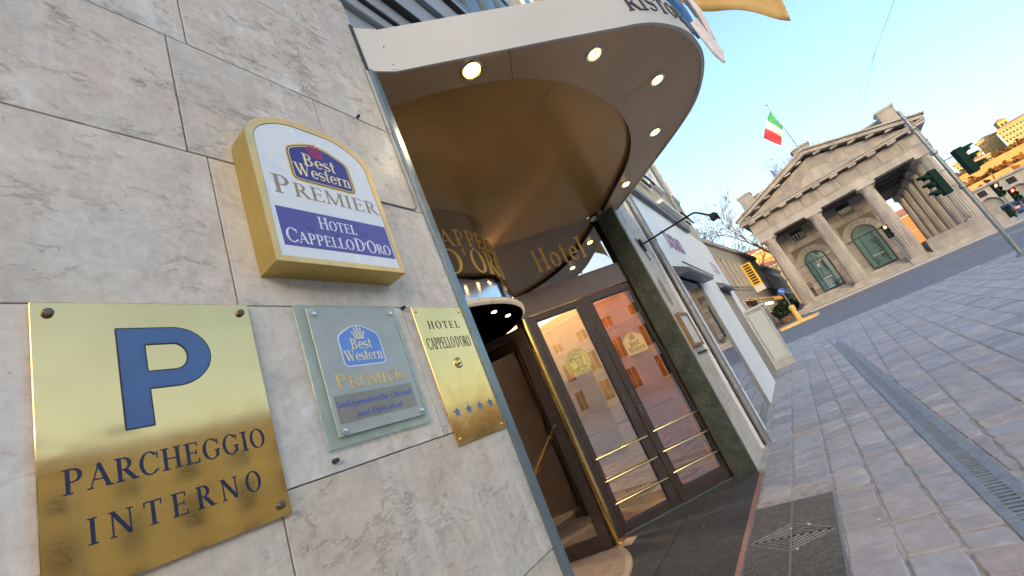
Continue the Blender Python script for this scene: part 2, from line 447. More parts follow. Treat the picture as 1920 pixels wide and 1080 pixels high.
# ---------------------------------------------------------------- slotted drain
drain = thing('drain_channel', 'long grey slotted steel drain running along the paving', 'drain', (3.0, -1.55, 0))
x = 1.6; pl = .574
proto = MB(); proto.box(0, pl - .006, DR1, DR1 + .07, -.03, .0).box(0, pl - .006, DR0 - .055, DR0, -.03, .0)
xx = 0.0; nb = 11
for k in range(nb + 1):
    wdt = (pl - .006) / (2 * nb + 1) * (1.25 if k not in (0, nb) else 1.6)
    cx = (pl - .006) * k / nb; a = max(0, cx - wdt / 2); b_ = min(pl - .006, cx + wdt / 2)
    proto.box(a, b_, DR1 + .07, DR0 - .055, -.03, -.001)
pp = proto.build('drain_cover', 'drain_steel', drain); pp.location = Vector((x, 0, 0))
pp.data.transform(Matrix.Translation(root_loc(drain))); pp.location = Vector((x, 0, 0)) - root_loc(drain)
while x + pl < 14.4:
    x += pl; c = copy_piece(pp, drain, (x, 0, zg(x)), rot=(0, -math.atan2(zg(x + pl) - zg(x), pl), 0), name='drain_cover')
MB().add([(q, y, zg(q) - .007) for q in (1.6, 5.4, 14.5) for y in (DR1 + .002, DR0 - .002)], [(0, 2, 3, 1), (2, 4, 5, 3)]).build('drain_shade_sheet', 'black_void', drain)  # black sheet stands in for the shade down in the channel

# ---------------------------------------------------------------- floor grate with the diamond
grate = thing('floor_grate', 'dark barred metal grate with a diamond pattern at the entrance', 'grate', (3.3, -.37, 0))
gx0, gx1, gy0, gy1, gm = 1.75, 4.32, -.675, -.075, -.375
MB().box(gx0, gx1, gy0, gy1, -.0085, -.006).build('grate_shade_sheet', 'black_void', grate)  # shallow black plate painted as the shade beneath the bars
fr = MB().box(gx0 - .012, gx1 + .012, gy1, gy1 + .012, -.03, .002).box(gx0 - .012, gx1 + .012, gy0 - .012, gy0, -.03, .002)
fr.box(gx1, gx1 + .012, gy0, gy1, -.03, .0015).box(gx0 - .012, gx0, gy0, gy1, -.03, .0015).box(gx0, gx1, gm - .006, gm + .006, -.03, .003)
fr.build('grate_frame', 'drain_steel', grate)
dx, dy, dcx = .21, .285, 3.66
for side in (0, 1):
    a, b_ = (gy0, gm - .006) if side == 0 else (gm + .006, gy1)
    g = MB(); x = gx0 + .008
    while x < gx1 - .008:
        e0, e1 = a, b_; t = 1 - abs(x - dcx) / dx
        if t > 0:
            if side == 0: e1 = min(b_, gm - dy * t)
            else: e0 = max(a, gm + dy * t)
        if e1 - e0 > .01: g.box(x - .004, x + .004, e0, e1, -.03, -.001)
        x += .024
    g.build('bar_field', 'grate_metal', grate)
for s1 in (-1, 1):
    for s2 in (-1, 1):
        g = MB(); wide = s1 * s2 > 0
        for k in range(1, 6):
            f = k / 5; a = Vector((dcx + s1 * dx * f, gm + s2 * .007, 0)); b_ = Vector((dcx, gm + s2 * max(.012, dy * f), 0))
            wdt = .009 if wide else .02
            d = (b_ - a).normalized(); nn = Vector((-d.y, d.x, 0)) * wdt / 2
            g.add([a + nn + Vector((0, 0, -.03)), b_ + nn + Vector((0, 0, -.03)), b_ - nn + Vector((0, 0, -.03)), a - nn + Vector((0, 0, -.03)), a + nn, b_ + nn, b_ - nn, a - nn],
                  [(0, 1, 2, 3), (4, 5, 6, 7), (0, 1, 5, 4), (1, 2, 6, 5), (2, 3, 7, 6), (3, 0, 4, 7)])
        g.build('diamond_bars', 'grate_light' if wide else 'grate_metal', grate)

# small litter trodden into the joints
mat('litter', (.62, .60, .55), .8, 0, .3, 30)
lb = MB(); rl_ = random.Random(17)
for k in range(60):
    x, y = rl_.choice(((rl_.uniform(3.2, 9), rl_.uniform(-1.3, -.1)), (rl_.uniform(3.5, 14), rl_.uniform(-6, -1.8)), (rl_.uniform(3.2, 9), rl_.uniform(-1.3, -.1))) if k > 4 else ((rl_.uniform(3.6, 5.2), rl_.uniform(0, .5)),))
    s = rl_.uniform(.004, .013); a = rl_.uniform(0, 3); z = zg(x) + .0085
    lb.add([(x + s * math.cos(a + q) * (1.6 if q in (0, 3.14) else .7), y + s * math.sin(a + q), z + rl_.uniform(0, .004)) for q in (0, 1.57, 3.14, 4.71)], [(0, 1, 2, 3)])
tag(lb.build('litter', 'litter'), 'tiny pale scraps of litter scattered over the paving', 'litter', kind='stuff')

# ---------------------------------------------------------------- entrance floor
ent = MB().add([(1.6, -.03, .004), (5.44, -.03, .004), (5.44, .3, .004), (4.45, 1.34, .004), (4.2, 1.5, .004), (1.6, 1.5, .004)], [(0, 1, 2, 3, 4, 5)])
struct(ent.build('entrance_floor', 'door_mat'))
struct(MB().box(1.6, 5.41, -.069, -.031, -.03, .008).build('entrance_kerb', 'red_granite'))
mf = MB().box(1.6, 5.0, .62, .626, .004, .006)
struct(mf.build('floor_joint', 'black_void'))
# ================================================================ hotel wall
def marble(name, base, warm, vein, white, rnd=60.0, vs=1.0, streak=.5, crk=.66):
    m, n, b, _ = new_mat(name)
    v = coords(n, (1, 1, 1), rnd); vh = coords(n, (.6, 1, 1.35), rnd)
    oi = N(n, 'ShaderNodeObjectInfo')
    c = mix(n, ramp(n, noise(n, v, 2.1 * vs, 7, .6, .8), [(.36, 0), (.62, 1)]), base, warm)                          # grey and beige clouds
    c = mix(n, 1.0, c, ramp(n, noise(n, v, 7.5 * vs, 8, .68, .7), [(.28, .80), (.5, .98), (.75, 1.13)]), 'MULTIPLY')     # mottling
    c = mix(n, .6, c, ramp(n, noise(n, v, 48, 5, .75), [(.3, .78), (.7, 1.16)]), 'MULTIPLY')                            # grain
    def cracks(scale, amt, th, m0, m1, msc):
        nv = N(n, 'ShaderNodeTexNoise'); nv.inputs['Scale'].default_value = scale * 1.7; nv.inputs['Detail'].default_value = 7; nv.inputs['Roughness'].default_value = .68
        n.links.new(vh, nv.inputs['Vector'])
        vm = N(n, 'ShaderNodeVectorMath', operation='MULTIPLY_ADD'); vm.inputs[1].default_value = (amt, amt, amt)
        n.links.new(nv.outputs['Color'], vm.inputs[0]); n.links.new(vh, vm.inputs[2])
        vo = N(n, 'ShaderNodeTexVoronoi', feature='DISTANCE_TO_EDGE'); vo.inputs['Scale'].default_value = scale
        n.links.new(vm.outputs[0], vo.inputs['Vector'])
        k = ramp(n, vo.outputs['Distance'], [(0, 1), (th * .45, .8), (th, 0)])
        return math_(n, 'MULTIPLY', k, ramp(n, noise(n, v, msc, 5, .65), [(m0, 0), (m1, 1)]))
    c1 = cracks(2.6 * vs, .55 / vs, .022, .50, .58, 4.2 * vs); c2 = cracks(7.5 * vs, .24 / vs, .045, .53, .60, 7.0 * vs); c3 = cracks(17 * vs, .10 / vs, .075, .58, .64, 9 * vs)
    halo = math_(n, 'MULTIPLY', ramp(n, noise(n, v, 4.2 * vs, 5, .65), [(.53, 0), (.68, 1)]), ramp(n, noise(n, v, 13 * vs, 5, .7, .6), [(.48, 0), (.66, .75)]))
    c = mix(n, halo, c, tuple(a * .45 + w_ * .55 for a, w_ in zip(vein, (.50, .34, .26))))                              # rust and pink round the cracks
    cr = math_(n, 'MAXIMUM', math_(n, 'MAXIMUM', c1, c2), c3)
    cr = math_(n, 'MULTIPLY', cr, ramp(n, math_(n, 'FRACT', math_(n, 'MULTIPLY', oi.outputs['Random'], 7.3)), [(0, .15), (.5, .6), (1, .95)]))
    c = mix(n, math_(n, 'MULTIPLY', cr, crk), c, vein)
    wsm = math_(n, 'MULTIPLY', ramp(n, noise(n, v, 3.1 * vs, 4, .6), [(.58, 0), (.66, 1)]), ramp(n, noise(n, v, 12 * vs, 6, .7, .8), [(.45, 0), (.62, .8)]))
    c = mix(n, wsm, c, white)                                                                                              # filler smears
    vst = coords(n, (8, 1, .5), rnd)
    c = mix(n, ramp(n, noise(n, vst, 2.0, 5), [(.55, 0), (.8, streak)]), c, white)                                      # run-off streaks
    pit = ramp(n, noise(n, v, 34, 5, .7), [(.69, 0), (.74, .8)])
    c = mix(n, pit, c, tuple(q * .4 for q in vein))
    c = mix(n, 1.0, c, ramp(n, oi.outputs['Random'], [(0, .9), (1, 1.06)]), 'MULTIPLY')
    n.links.new(c, b.inputs['Base Color'])
    n.links.new(ramp(n, noise(n, v, 7, 4), [(.3, .36), (.7, .6)]), b.inputs['Roughness'])
    h = math_(n, 'SUBTRACT', math_(n, 'MULTIPLY', noise(n, v, 26, 7, .72), .5), math_(n, 'ADD', cr, math_(n, 'MULTIPLY', pit, .6)))
    bump(n, b, h, .6, .004)
    return m
marble('marble', (.64, .60, .545), (.67, .58, .485), (.16, .125, .105), (.84, .83, .82))
marble('marble_calm', (.63, .595, .53), (.67, .57, .455), (.30, .25, .21), (.84, .83, .82), crk=.3)
marble('marble_pier', (.60, .57, .52), (.52, .45, .36), (.2, .17, .14), (.68, .66, .62))
marble('green_marble', (.035, .050, .042), (.075, .09, .075), (.008, .012, .010), (.13, .15, .13), vs=2.5, streak=.08)
mat('core_wall', (.10, .09, .08), .9, 0, .2)
mat('clad_grey', (.36, .37, .37), .45, .25, .08, 3, 0, 40, .06, stretch=(.2, 1, 1))
mat('clad_dark', (.035, .03, .028), .5)
mat('steel_trim', (.22, .27, .30), .35, .75, .12, 6)
mat('render_beige', (.50, .44, .34), .85, 0, .08, 2, .3, 90)
mat('roof_tile', (.28, .12, .07), .8, 0, .25, 8)

hotel = thing('hotel_building', 'marble clad hotel facade carrying the nameplates and the entrance', 'building', (0, 0, 0))
MB().box(-85, 1.55, .024, 15, 0, 25).build('core_wall', 'core_wall', hotel)
MB().box(1.55, 6.3, .09, 15, 3.75, 25).build('upper_core', 'core_wall', hotel)
MB().box(1.55, 6.3, 7.0, 15, 0, 3.75).build('back_core', 'core_wall', hotel)
MB().box(5.57, 6.3, .13, 7.0, 0, 3.75).build('pier_core', 'core_wall', hotel)
MB().bbox(-85.5, 6.4, -.55, 15.5, 25, 25.5, .05).build('roof_cornice', 'render_beige', hotel)
def slab(x0, x1, z0, z1, m=None, y0=0.0, par=None):
    m = m or ('marble_calm' if z0 < 1.4 else 'marble')
    g = .0017 + random.uniform(-.0005, .0008); o = MB().bbox(x0 + g, x1 - g, y0 + random.uniform(-.0012, .0012), y0 + .022, z0 + g, z1 - g, .0016)
    return o.build('marble_slab', m, par or hotel)
ZR = [0, .38, .90, 1.443, 1.967, 2.51, 3.035, 3.585, 4.11]
XR = [[-.9, .2, 1.0], [-.4, .75], [-.35, .588], [-.6, -.2, 1.19], [-.55, .588], [-.7, .535, 1.083], [-.25, .6], [-.8, .3, 1.085]]
for i in range(8):
    xs = [-3.0, -1.6] + XR[i] + [1.553]
    for a, b_ in zip(xs, xs[1:]): slab(a, b_, ZR[i], ZR[i + 1])
# big plain slabs above, out of the frame
z = 4.11
while z < 24.8:
    z1 = min(z + 1.2, 25.0); xs = [-8, -5, -2, .6, 1.50]
    for a, b_ in zip(xs, xs[1:]): slab(a, b_, z, z1)
    z = z1
# grey metal cladding above the canopy
prev = None
for k, (z0, z1, y) in enumerate([(4.125, 4.235, -.02), (4.26, 4.57, .01), (4.60, 5.09, .02), (5.12, 5.61, .01), (5.66, 5.84, -.02)]):
    MB().bbox(1.512, 6.3, y, .09, z0, z1, .006).build('cladding_panel', 'clad_grey', hotel)
for k, z in enumerate((4.247, 4.585, 5.635)):
    MB().box(1.512, 6.3, -.045, .088, z - .011, z + .011).build('cladding_batten', 'clad_dark', hotel)
MB().box(1.512, 6.3, -.03, .088, 5.093, 5.117).build('cladding_batten', 'steel_trim', hotel)
MB().box(1.512, 6.3, .02, .09, 3.75, 4.12).build('cladding_panel', 'clad_grey', hotel)
mat('dark_window', (.03, .035, .04), .08, 0, .1)
for k in range(3):
    x0 = 1.6 + k * 1.56
    wn = MB().box(x0, x0 + 1.46, .03, .09, 5.9, 8.0).build('window', 'dark_window', hotel)
    fr = MB().box(x0 - .04, x0 + .03, -.02, .085, 5.86, 8.05).box(x0 + 1.43, x0 + 1.5, -.02, .085, 5.86, 8.05).box(x0 + .03, x0 + 1.43, -.02, .085, 5.86, 5.93).box(x0 + .7, x0 + .76, -.015, .085, 5.93, 8.0)
    fr.build('window_frame', 'steel_trim', wn)
for z0 in (8.1, 11.6, 15.1, 18.3, 21.6):
    MB().box(1.512, 6.3, .01, .09, z0, z0 + 1.2).build('cladding_panel', 'clad_grey', hotel)
    MB().box(1.512, 6.3, .05, .09, z0 + 1.2, min(z0 + 3.45, 25)).build('window_band', 'dark_window', hotel)
# steel edge trim of the wall opening and the reveal behind it
MB().box(1.556, 1.602, -.014, .06, .0, 3.53).box(1.548, 1.556, -.010, .0, 0, 3.53).build('edge_trim', 'steel_trim', hotel, bev=.004)
MB().box(1.552, 1.574, .06, .8, 0, 3.53).build('reveal_panel', 'clad_dark', hotel)
# thin raised cable along the trim, with its rounded turn
mat('cable_grey', (.22, .21, .2), .6)
MB().tube([(1.515, -.004, 3.50), (1.515, -.004, 2.58), (1.508, -.004, 2.535), (1.48, -.004, 2.515), (1.30, -.004, 2.512), (1.18, -.004, 2.512)], .0035, 6).build('wall_cable', 'cable_grey', hotel, True)
for (px, pz) in ((1.325, 3.045), (1.19, 1.962), (1.20, 2.62), (.75, 1.475)):
    MB().lathe([(.0, .0), (.008, .0), (.006, .02), (.0, .024)], (px, 0, pz), 8, frame=(X_, Z_, -Y_)).build('wall_plug', 'clad_dark', hotel)
# green marble reveal and light pier to the right of the doors
MB().bbox(5.45, 5.53, .0, .25, .0, 3.53, .003).build('green_reveal', 'green_marble', hotel)
for z0, z1 in ((0, .72), (.72, 1.95), (1.95, 3.0), (3.0, 4.1)):
    slab(5.532, 6.3, z0, z1, 'marble_pier', .0)
MB().box(5.45, 5.53, .004, .2, 3.53, 4.1).build('reveal_cap', 'clad_grey', hotel)
mat('oval_patch', (.30, .25, .19), .8, 0, .3, 20)
MB().prism([(5.82 + .10 * math.cos(R_(a)), 2.25 + .21 * math.sin(R_(a))) for a in range(0, 360, 15)], .0, .004, wall_frame()).build('oval_plate', 'oval_patch', hotel)

# ================================================================ nameplates
def metal(name, col, rough, streak=True, wob=0.0):
    m, n, b, _ = new_mat(name)
    v = coords(n, (1, 1, 1)); vs = coords(n, (2, 2, 60))
    b.inputs['Metallic'].default_value = 1.0
    c = ramp(n, noise(n, v, 6, 5), [(.3, tuple(q * .9 for q in col)), (.7, tuple(min(1, q * 1.05) for q in col))])
    n.links.new(c, b.inputs['Base Color'])
    n.links.new(ramp(n, noise(n, v, 9, 4), [(.3, rough * .7), (.75, rough * 1.5)]), b.inputs['Roughness'])
    sc_ = ramp(n, noise(n, coords(n, (3, 3, 40)), 30, 3), [(.45, 1.0), (.7, 1.9)])
    rg_ = mix(n, 1.0, ramp(n, noise(n, v, 9, 5), [(.3, rough * .7), (.75, rough * 1.5)]), sc_, 'MULTIPLY'); n.links.new(rg_, b.inputs['Roughness'])
    if wob: bump(n, b, noise(n, v, 5, 2), wob, .01)
    return m
metal('brass_mirror', (1.0, .63, .27), .07, wob=.045)
metal('brass_plate', (.95, .61, .25), .13, wob=.06)
metal('brass_tube', (.80, .55, .19), .14)
metal('brass_bright', (.90, .72, .38), .12)
metal('gold_anodised', (.62, .47, .16), .36)
metal('gold_pale', (.95, .66, .30), .42)
metal('chrome', (.75, .75, .76), .08)
metal('bolt_dark', (.20, .17, .14), .35)
mat('sign_white', (.78, .82, .86), .25, 0, .02, 3)
mat('sign_blue', (.10, .10, .36), .3, 0, .05, 3)
mat('logo_navy', (.045, .045, .26), .3, 0, .05, 3)
mat('logo_black', (.015, .015, .03), .35, 0, .05)
mat('logo_gold', (.80, .62, .24), .4, 0, .05)
mat('logo_cream', (.90, .78, .42), .4, 0, .05)
mat('logo_red', (.55, .03, .08), .4, 0, .05)
mat('letter_brown', (.33, .25, .18), .5, 0, .1)
mat('letter_white', (.80, .82, .88), .4, 0, .05)
mat('engrave_blue', (.075, .145, .33), .32, 0, .12, 8)
mat('engrave_navy', (.012, .018, .06), .4, 0, .15)
mat('engrave_black', (.02, .018, .02), .4, 0, .15)
mat('logo_light_blue', (.13, .28, .70), .35, 0, .05)
mat('letter_blue', (.06, .11, .48), .4, 0, .05)
mat('letter_greyblue', (.05, .16, .42), .4, 0, .05)

def bolts(par, pts, r, h, m, y=0.0, seg=16):
    for (u, v) in pts:
        MB().lathe([(r, 0), (r, h * .55), (r * .82, h * .9), (r * .4, h), (0, h)], (u, y, v), seg, frame=(X_, Z_, -Y_)).build('bolt', m, par, True)
def shield(cx, cy, wd, h):
    return rounded([(cx - wd / 2, cy - h * .5), (cx + wd / 2, cy - h * .5), (cx + wd / 2, cy + h * .22), (cx, cy + h * .52), (cx - wd / 2, cy + h * .22)], [wd * .12] * 3 + [wd * .35, wd * .12], 6)
def crown(par, fr, cx, cy, s, m, lift):
    b = MB()
    for k, (dx_, top) in enumerate([(-.42, .55), (-.22, .85), (0, 1.0), (.22, .85), (.42, .55)]):
        x0 = cx + dx_ * s * .55; x1 = cx + dx_ * s
        for o in (-.055, .055):
            b.prism([(x0 + o * s - .018 * s, cy), (x0 + o * s + .018 * s, cy), (x1 + o * s * .6 + .02 * s, cy + top * s * .7), (x1 + o * s * .6 - .02 * s, cy + top * s * .7)], lift, lift + .0006 + .00004 * k, fr)
        b.prism([(x1 + .05 * s * math.cos(R_(a)), cy + top * s * .74 + .05 * s * math.sin(R_(a))) for a in range(0, 360, 45)], lift, lift + .0009, fr)
    b.prism([(cx - .36 * s, cy - .06 * s), (cx + .36 * s, cy - .06 * s), (cx + .34 * s, cy), (cx - .34 * s, cy)], lift, lift + .0007, fr)
    return b.build('crown', m, par)

# brass parking plate
pk = thing('parking_plate', 'large polished brass plate with a blue P, lowest left on the marble wall', 'sign', (.395, 0, 1.66))
fw = wall_frame(0, -.004, 0)
px0, px1, pz0, pz1 = .184, .604, 1.352, 1.963
MB().bbox(px0, px1, -.0135, -.004, pz0 + .035, pz1, .0012).build('plate', 'brass_mirror', pk)
b = MB(); fp = wall_frame(0, -.0136, 0)
# the big sans P: stem, two bars and a ring of quads, joined edge to edge
P0, P1, PT, PB = .313, .490, 1.897, 1.664; st = .0485; yb = 1.748
cy_ = (PT + yb) / 2; ry = (PT - yb) / 2; cx_ = .490 - .075
quadsP = [[(P0, PB), (P0 + st, PB), (P0 + st, yb), (P0, yb)], [(P0, yb), (P0 + st, yb), (P0 + st, PT), (P0, PT)],
          [(P0 + st, PT - .042), (cx_, PT - .042), (cx_, PT), (P0 + st, PT)], [(P0 + st, yb), (cx_, yb), (cx_, yb + .041), (P0 + st, yb + .041)]]
prev = None
for k in range(21):
    a = R_(-90 + 9 * k); q = ((cx_ + .075 * math.cos(a), cy_ + ry * math.sin(a)), (cx_ + .026 * math.cos(a), cy_ + (ry - .0415) * math.sin(a)))
    if prev: quadsP.append([prev[0], q[0], q[1], prev[1]])
    prev = q
for q in quadsP: b.prism(q, 0, .0016, fp)
b.build('letter', 'engrave_blue', pk)
ol = MB()
out = [(P0, PB), (P0 + st, PB), (P0 + st, yb), (cx_, yb)] + [(cx_ + .075 * math.cos(R_(a)), cy_ + ry * math.sin(R_(a))) for a in range(-81, 90, 9)] + [(cx_, PT), (P0, PT)]
inn = [(P0 + st, yb + .041), (P0 + st, PT - .042), (cx_, PT - .042)] + [(cx_ + .026 * math.cos(R_(a)), cy_ + (ry - .0415) * math.sin(R_(a))) for a in range(81, -90, -9)] + [(cx_, yb + .041)]
for pts in (out, inn):
    m_ = len(pts)
    for i in range(m_):
        a, c = Vector(pts[i]), Vector(pts[(i + 1) % m_]); e = (c - a)
        if e.length < 1e-5: continue
        e.normalize(); nn = Vector((-e.y, e.x)) * .0011
        ol.prism([tuple(a + nn), tuple(c + nn), tuple(c - nn), tuple(a - nn)], 0, .0020 + .00002 * (i % 7), fp)
ol.build('letter_outline', 'engrave_black', pk)
text('lettering', 'PARCHEGGIO', fp, .215, .577, 1.562, .047, 'engrave_navy', pk, .0008, space=.08)
text('lettering', 'INTERNO', fp, .243, .549, 1.464, .047, 'engrave_navy', pk, .0008, space=.34)
bolts(pk, [(.210, 1.937), (.580, 1.936), (.581, 1.414), (.210, 1.414)], .0095, .011, 'bolt_dark', -.0136)

# illuminated box sign
bx = thing('box_sign', 'gold framed projecting box sign with rounded top, above the plates', 'sign', (.917, 0, 2.07))
def box_outline(d=0.0):
    p = [(.667, 2.068), (1.168, 2.066), (1.168, 2.615), (1.04, 2.70), (.795, 2.70), (.667, 2.615)]
    p = rounded(p, [0, 0, .07, .10, .10, .07], 6)
    return shrink(p, d) if d else p
b = MB(); b.prism(box_outline(), 0, .1, wall_frame(0, -.001, 0)); b.build('box_body', 'gold_anodised', bx)
o_, i_ = box_outline(), box_outline(.026); b = MB(); fr = wall_frame(0, -.1012, 0); n_ = len(o_)
for k in range(n_):
    j = (k + 1) % n_; b.prism([o_[k], o_[j], i_[j], i_[k]], 0, .003, fr)
b.build('front_frame', 'gold_pale', bx)
b = MB(); b.prism(box_outline(.0275), -.0005, .0012, fr); face = b.build('face_panel', 'sign_white', bx)
b = MB()
i2, i3 = box_outline(.0262), box_outline(.0278)
for k in range(n_):
    j = (k + 1) % n_; b.prism([i2[k], i2[j], i3[j], i3[k]], 0, .0016, fr)
b.build('gasket', 'logo_black', bx)
fs_ = wall_frame(0, -.1024, 0)
MB().prism([(.705, 2.128), (1.140, 2.128), (1.140, 2.277), (.705, 2.277)], 0, .0006, fs_).build('name_panel', 'sign_blue', bx)
fq = wall_frame(0, -.1031, 0)
text('lettering', 'HOTEL', fq, .843, .995, 2.213, .050, 'letter_white', bx, .0006, small=.82, space=.03)
text('lettering', "CAPPELLO D'ORO", fq, .716, 1.128, 2.142, .054, 'letter_white', bx, .0006, small=.80, gap=.1)
text('lettering', 'PREMIER', fs_, .716, 1.132, 2.334, .078, 'letter_brown', bx, .0006, small=.78, space=.06)
lx, ly, lw, lh = .925, 2.515, .262, .215
for k, (m_, d) in enumerate((('logo_gold', 0), ('logo_black', .006), ('logo_gold', .010), ('logo_navy', .0145))):
    MB().prism(shrink(shield(lx, ly, lw, lh), d), 0, .0005 + .0005 * k, fs_).build('logo_shield', m_, bx)
crown(bx, fs_, lx - .01, ly + .035, .075, 'logo_red', .0021)
text('lettering', 'Best', fs_, lx - .072, lx + .062, ly - .022, .056, 'logo_cream', bx, .0005, lift=.0021)
text('lettering', 'Western', fs_, lx - .112, lx + .112, ly - .078, .056, 'logo_cream', bx, .0005, lift=.0021)

# glass plate
def glass_mat(name, tint, fac, rough):
    m, n, b, out = new_mat(name)
    b.inputs['Base Color'].default_value = (*tint, 1); b.inputs['Roughness'].default_value = rough
    tr = N(n, 'ShaderNodeBsdfTransparent'); tr.inputs[0].default_value = (.86, .93, .90, 1)
    ms = N(n, 'ShaderNodeMixShader'); v = coords(n)
    n.links.new(ramp(n, noise(n, v, 14, 3), [(.3, fac - .06), (.7, fac + .06)]), ms.inputs[0])
    n.links.new(tr.outputs[0], ms.inputs[1]); n.links.new(b.outputs[0], ms.inputs[2]); n.links.new(ms.outputs[0], out.inputs[0])
    return m
glass_mat('plate_glass', (.58, .66, .62), .40, .05)
glass_mat('frosted_glass', (.46, .51, .50), .80, .16)
glass_mat('grey_film', (.33, .33, .30), .75, .10)
gp = thing('glass_plate', 'frosted glass plate on four steel studs between two brass plates', 'sign', (.93, 0, 1.73))
MB().bbox(.735, 1.140, -.014, -.008, 1.503, 1.967, .002).build('outer_glass', 'plate_glass', gp)
MB().bbox(.770, 1.112, -.0225, -.0165, 1.532, 1.951, .0015).build('inner_glass', 'frosted_glass', gp)
fg = wall_frame(0, -.0226, 0)
MB().prism([(.784, 1.567), (1.090, 1.567), (1.090, 1.653), (.784, 1.653)], 0, .0004, fg).build('text_panel', 'grey_film', gp)
bolts(gp, [(.788, 1.928), (1.095, 1.927), (.787, 1.545), (1.094, 1.547)], .0092, .010, 'chrome', -.0226)
for k, (u, v) in enumerate([(.788, 1.928), (1.095, 1.927), (.787, 1.545), (1.094, 1.547)]):
    MB().lathe([(.006, 0), (.006, .0165)], (u, -.0005, v), 10, frame=(X_, Z_, -Y_)).build('stud', 'chrome', gp, True)
lx, ly, lw, lh = .934, 1.816, .166, .155
for k, (m_, d) in enumerate((('letter_white', 0), ('logo_light_blue', .004))):
    MB().prism(shrink(shield(lx, ly, lw, lh), d), 0, .0005 + .0005 * k, fg).build('logo_shield', m_, gp)
crown(gp, fg, lx, ly + .022, .055, 'logo_cream', .0011)
text('lettering', 'Best', fg, lx - .042, lx + .042, ly - .018, .038, 'logo_cream', gp, .0005, lift=.0011)
text('lettering', 'Western', fg, lx - .074, lx + .074, ly - .059, .038, 'logo_cream', gp, .0005, lift=.0011)
text('lettering', 'PREMIER', fg, .803, 1.070, 1.671, .048, 'gold_pale', gp, .0012, small=.78, space=.06)
text('lettering', 'Independently Owned', fg, .787, 1.083, 1.615, .019, 'letter_blue', gp, .0005, lift=.0005)
text('lettering', 'and Operated', fg, .845, 1.026, 1.578, .019, 'letter_blue', gp, .0005, lift=.0005)

# brass plate with the bell
bp = thing('bell_plate', 'narrow brass plate with four blue stars and a bell push by the doorway', 'sign', (1.385, 0, 1.68))
MB().bbox(1.231, 1.539, -.008, -.002, 1.390, 1.966, .001).build('plate', 'brass_plate', bp)
fb = wall_frame(0, -.0081, 0)
text('lettering', 'HOTEL', fb, 1.292, 1.490, 1.866, .034, 'engrave_black', bp, .0006, space=.22)
text('lettering', "CAPPELLO D'ORO", fb, 1.252, 1.522, 1.775, .050, 'engrave_black', bp, .0006, gap=.25)
for u in (1.286, 1.356, 1.427, 1.496):
    pts = []
    for k in range(10):
        r = .0215 if k % 2 == 0 else .0088; a = R_(90 + 36 * k); pts.append((u + r * math.cos(a), 1.510 + r * math.sin(a)))
    b = MB()
    for k in range(10): b.prism([(u, 1.510), pts[k], pts[(k + 1) % 10]], 0, .0008, fb)
    b.build('star', 'engrave_blue', bp)
bl = MB().lathe([(.024, 0), (.024, .003), (.019, .006), (.015, .004), (.0, .004)], (1.392, -.0081, 1.705), 20, frame=(X_, Z_, -Y_)).build('bell_rose', 'brass_bright', bp, True)
MB().lathe([(.009, .004), (.009, .011), (.006, .014), (0, .0145)], (1.392, -.0081, 1.705), 14, frame=(X_, Z_, -Y_)).build('bell_button', 'brass_tube', bl, True)
bolts(bp, [(1.253, 1.945), (1.522, 1.945), (1.252, 1.412), (1.520, 1.412)], .006, .005, 'brass_tube', -.0081, 12)
# ================================================================ canopy over the entrance
mat('fascia_metal', (.53, .52, .485), .42, .15, .05, 1.2, .05, 30)
mat('soffit_bronze', (.47, .345, .21), .28, .3, .03, 1.0, rv=.1)
mat('soffit_inner', (.52, .30, .095), .25, .3, .03, 1.0, rv=.1)
mat('lamp_glow', (1, .8, .5), .4, emit=((1.0, .62, .22), 14.0))
mat('lamp_amber', (1, .6, .2), .4, emit=((1.0, .42, .06), 1.1))
mat('lamp_glow_white', (1, .95, .8), .4, emit=((1.0, .88, .55), 30.0))
mat('ring_glow', (.62, .52, .38), .3, .3, emit=((1.0, .85, .6), .05))
mat('bronze_frame', (.07, .052, .046), .32, .35, .15, 5)
mat('bronze_light', (.16, .125, .12), .38, .4, .1, 3)
def pane_mat(name, tint, refl, base=(0, 0, 0), rough=.01):
    """architectural glass: clear, with the pane's reflection on top"""
    m, n, b, out = new_mat(name); n.nodes.remove(b)
    tr = N(n, 'ShaderNodeBsdfTransparent'); tr.inputs[0].default_value = (*tint, 1)
    gl = N(n, 'ShaderNodeBsdfGlossy'); gl.inputs['Roughness'].default_value = rough
    fr = N(n, 'ShaderNodeFresnel'); fr.inputs['IOR'].default_value = 1.5
    f = math_(n, 'ADD', math_(n, 'MULTIPLY', fr.outputs[0], 1.6), refl)
    v = coords(n); bp_ = N(n, 'ShaderNodeBump'); bp_.inputs['Strength'].default_value = .03; bp_.inputs['Distance'].default_value = .02
    n.links.new(noise(n, v, 1.3, 2), bp_.inputs['Height']); n.links.new(bp_.outputs[0], gl.inputs['Normal'])
    ms = N(n, 'ShaderNodeMixShader'); n.links.new(f, ms.inputs[0]); n.links.new(tr.outputs[0], ms.inputs[1]); n.links.new(gl.outputs[0], ms.inputs[2])
    n.links.new(ms.outputs[0], out.inputs[0]); return m
pane_mat('door_glass', (.76, .72, .62), .36)
pane_mat('wing_pane', (.13, .11, .085), .58)
pane_mat('shop_glass', (.30, .34, .35), .45)
pane_mat('transom_glass', (.40, .37, .30), .55)
mat('transom_pale_sheen', (.62, .58, .50), .5, 0, .05)  # pale tone behind the transom glass stands in for its reflection
mat('letter_gold', (.95, .60, .17), .35, .15, .08)
ZS, ZF = 3.53, 3.88
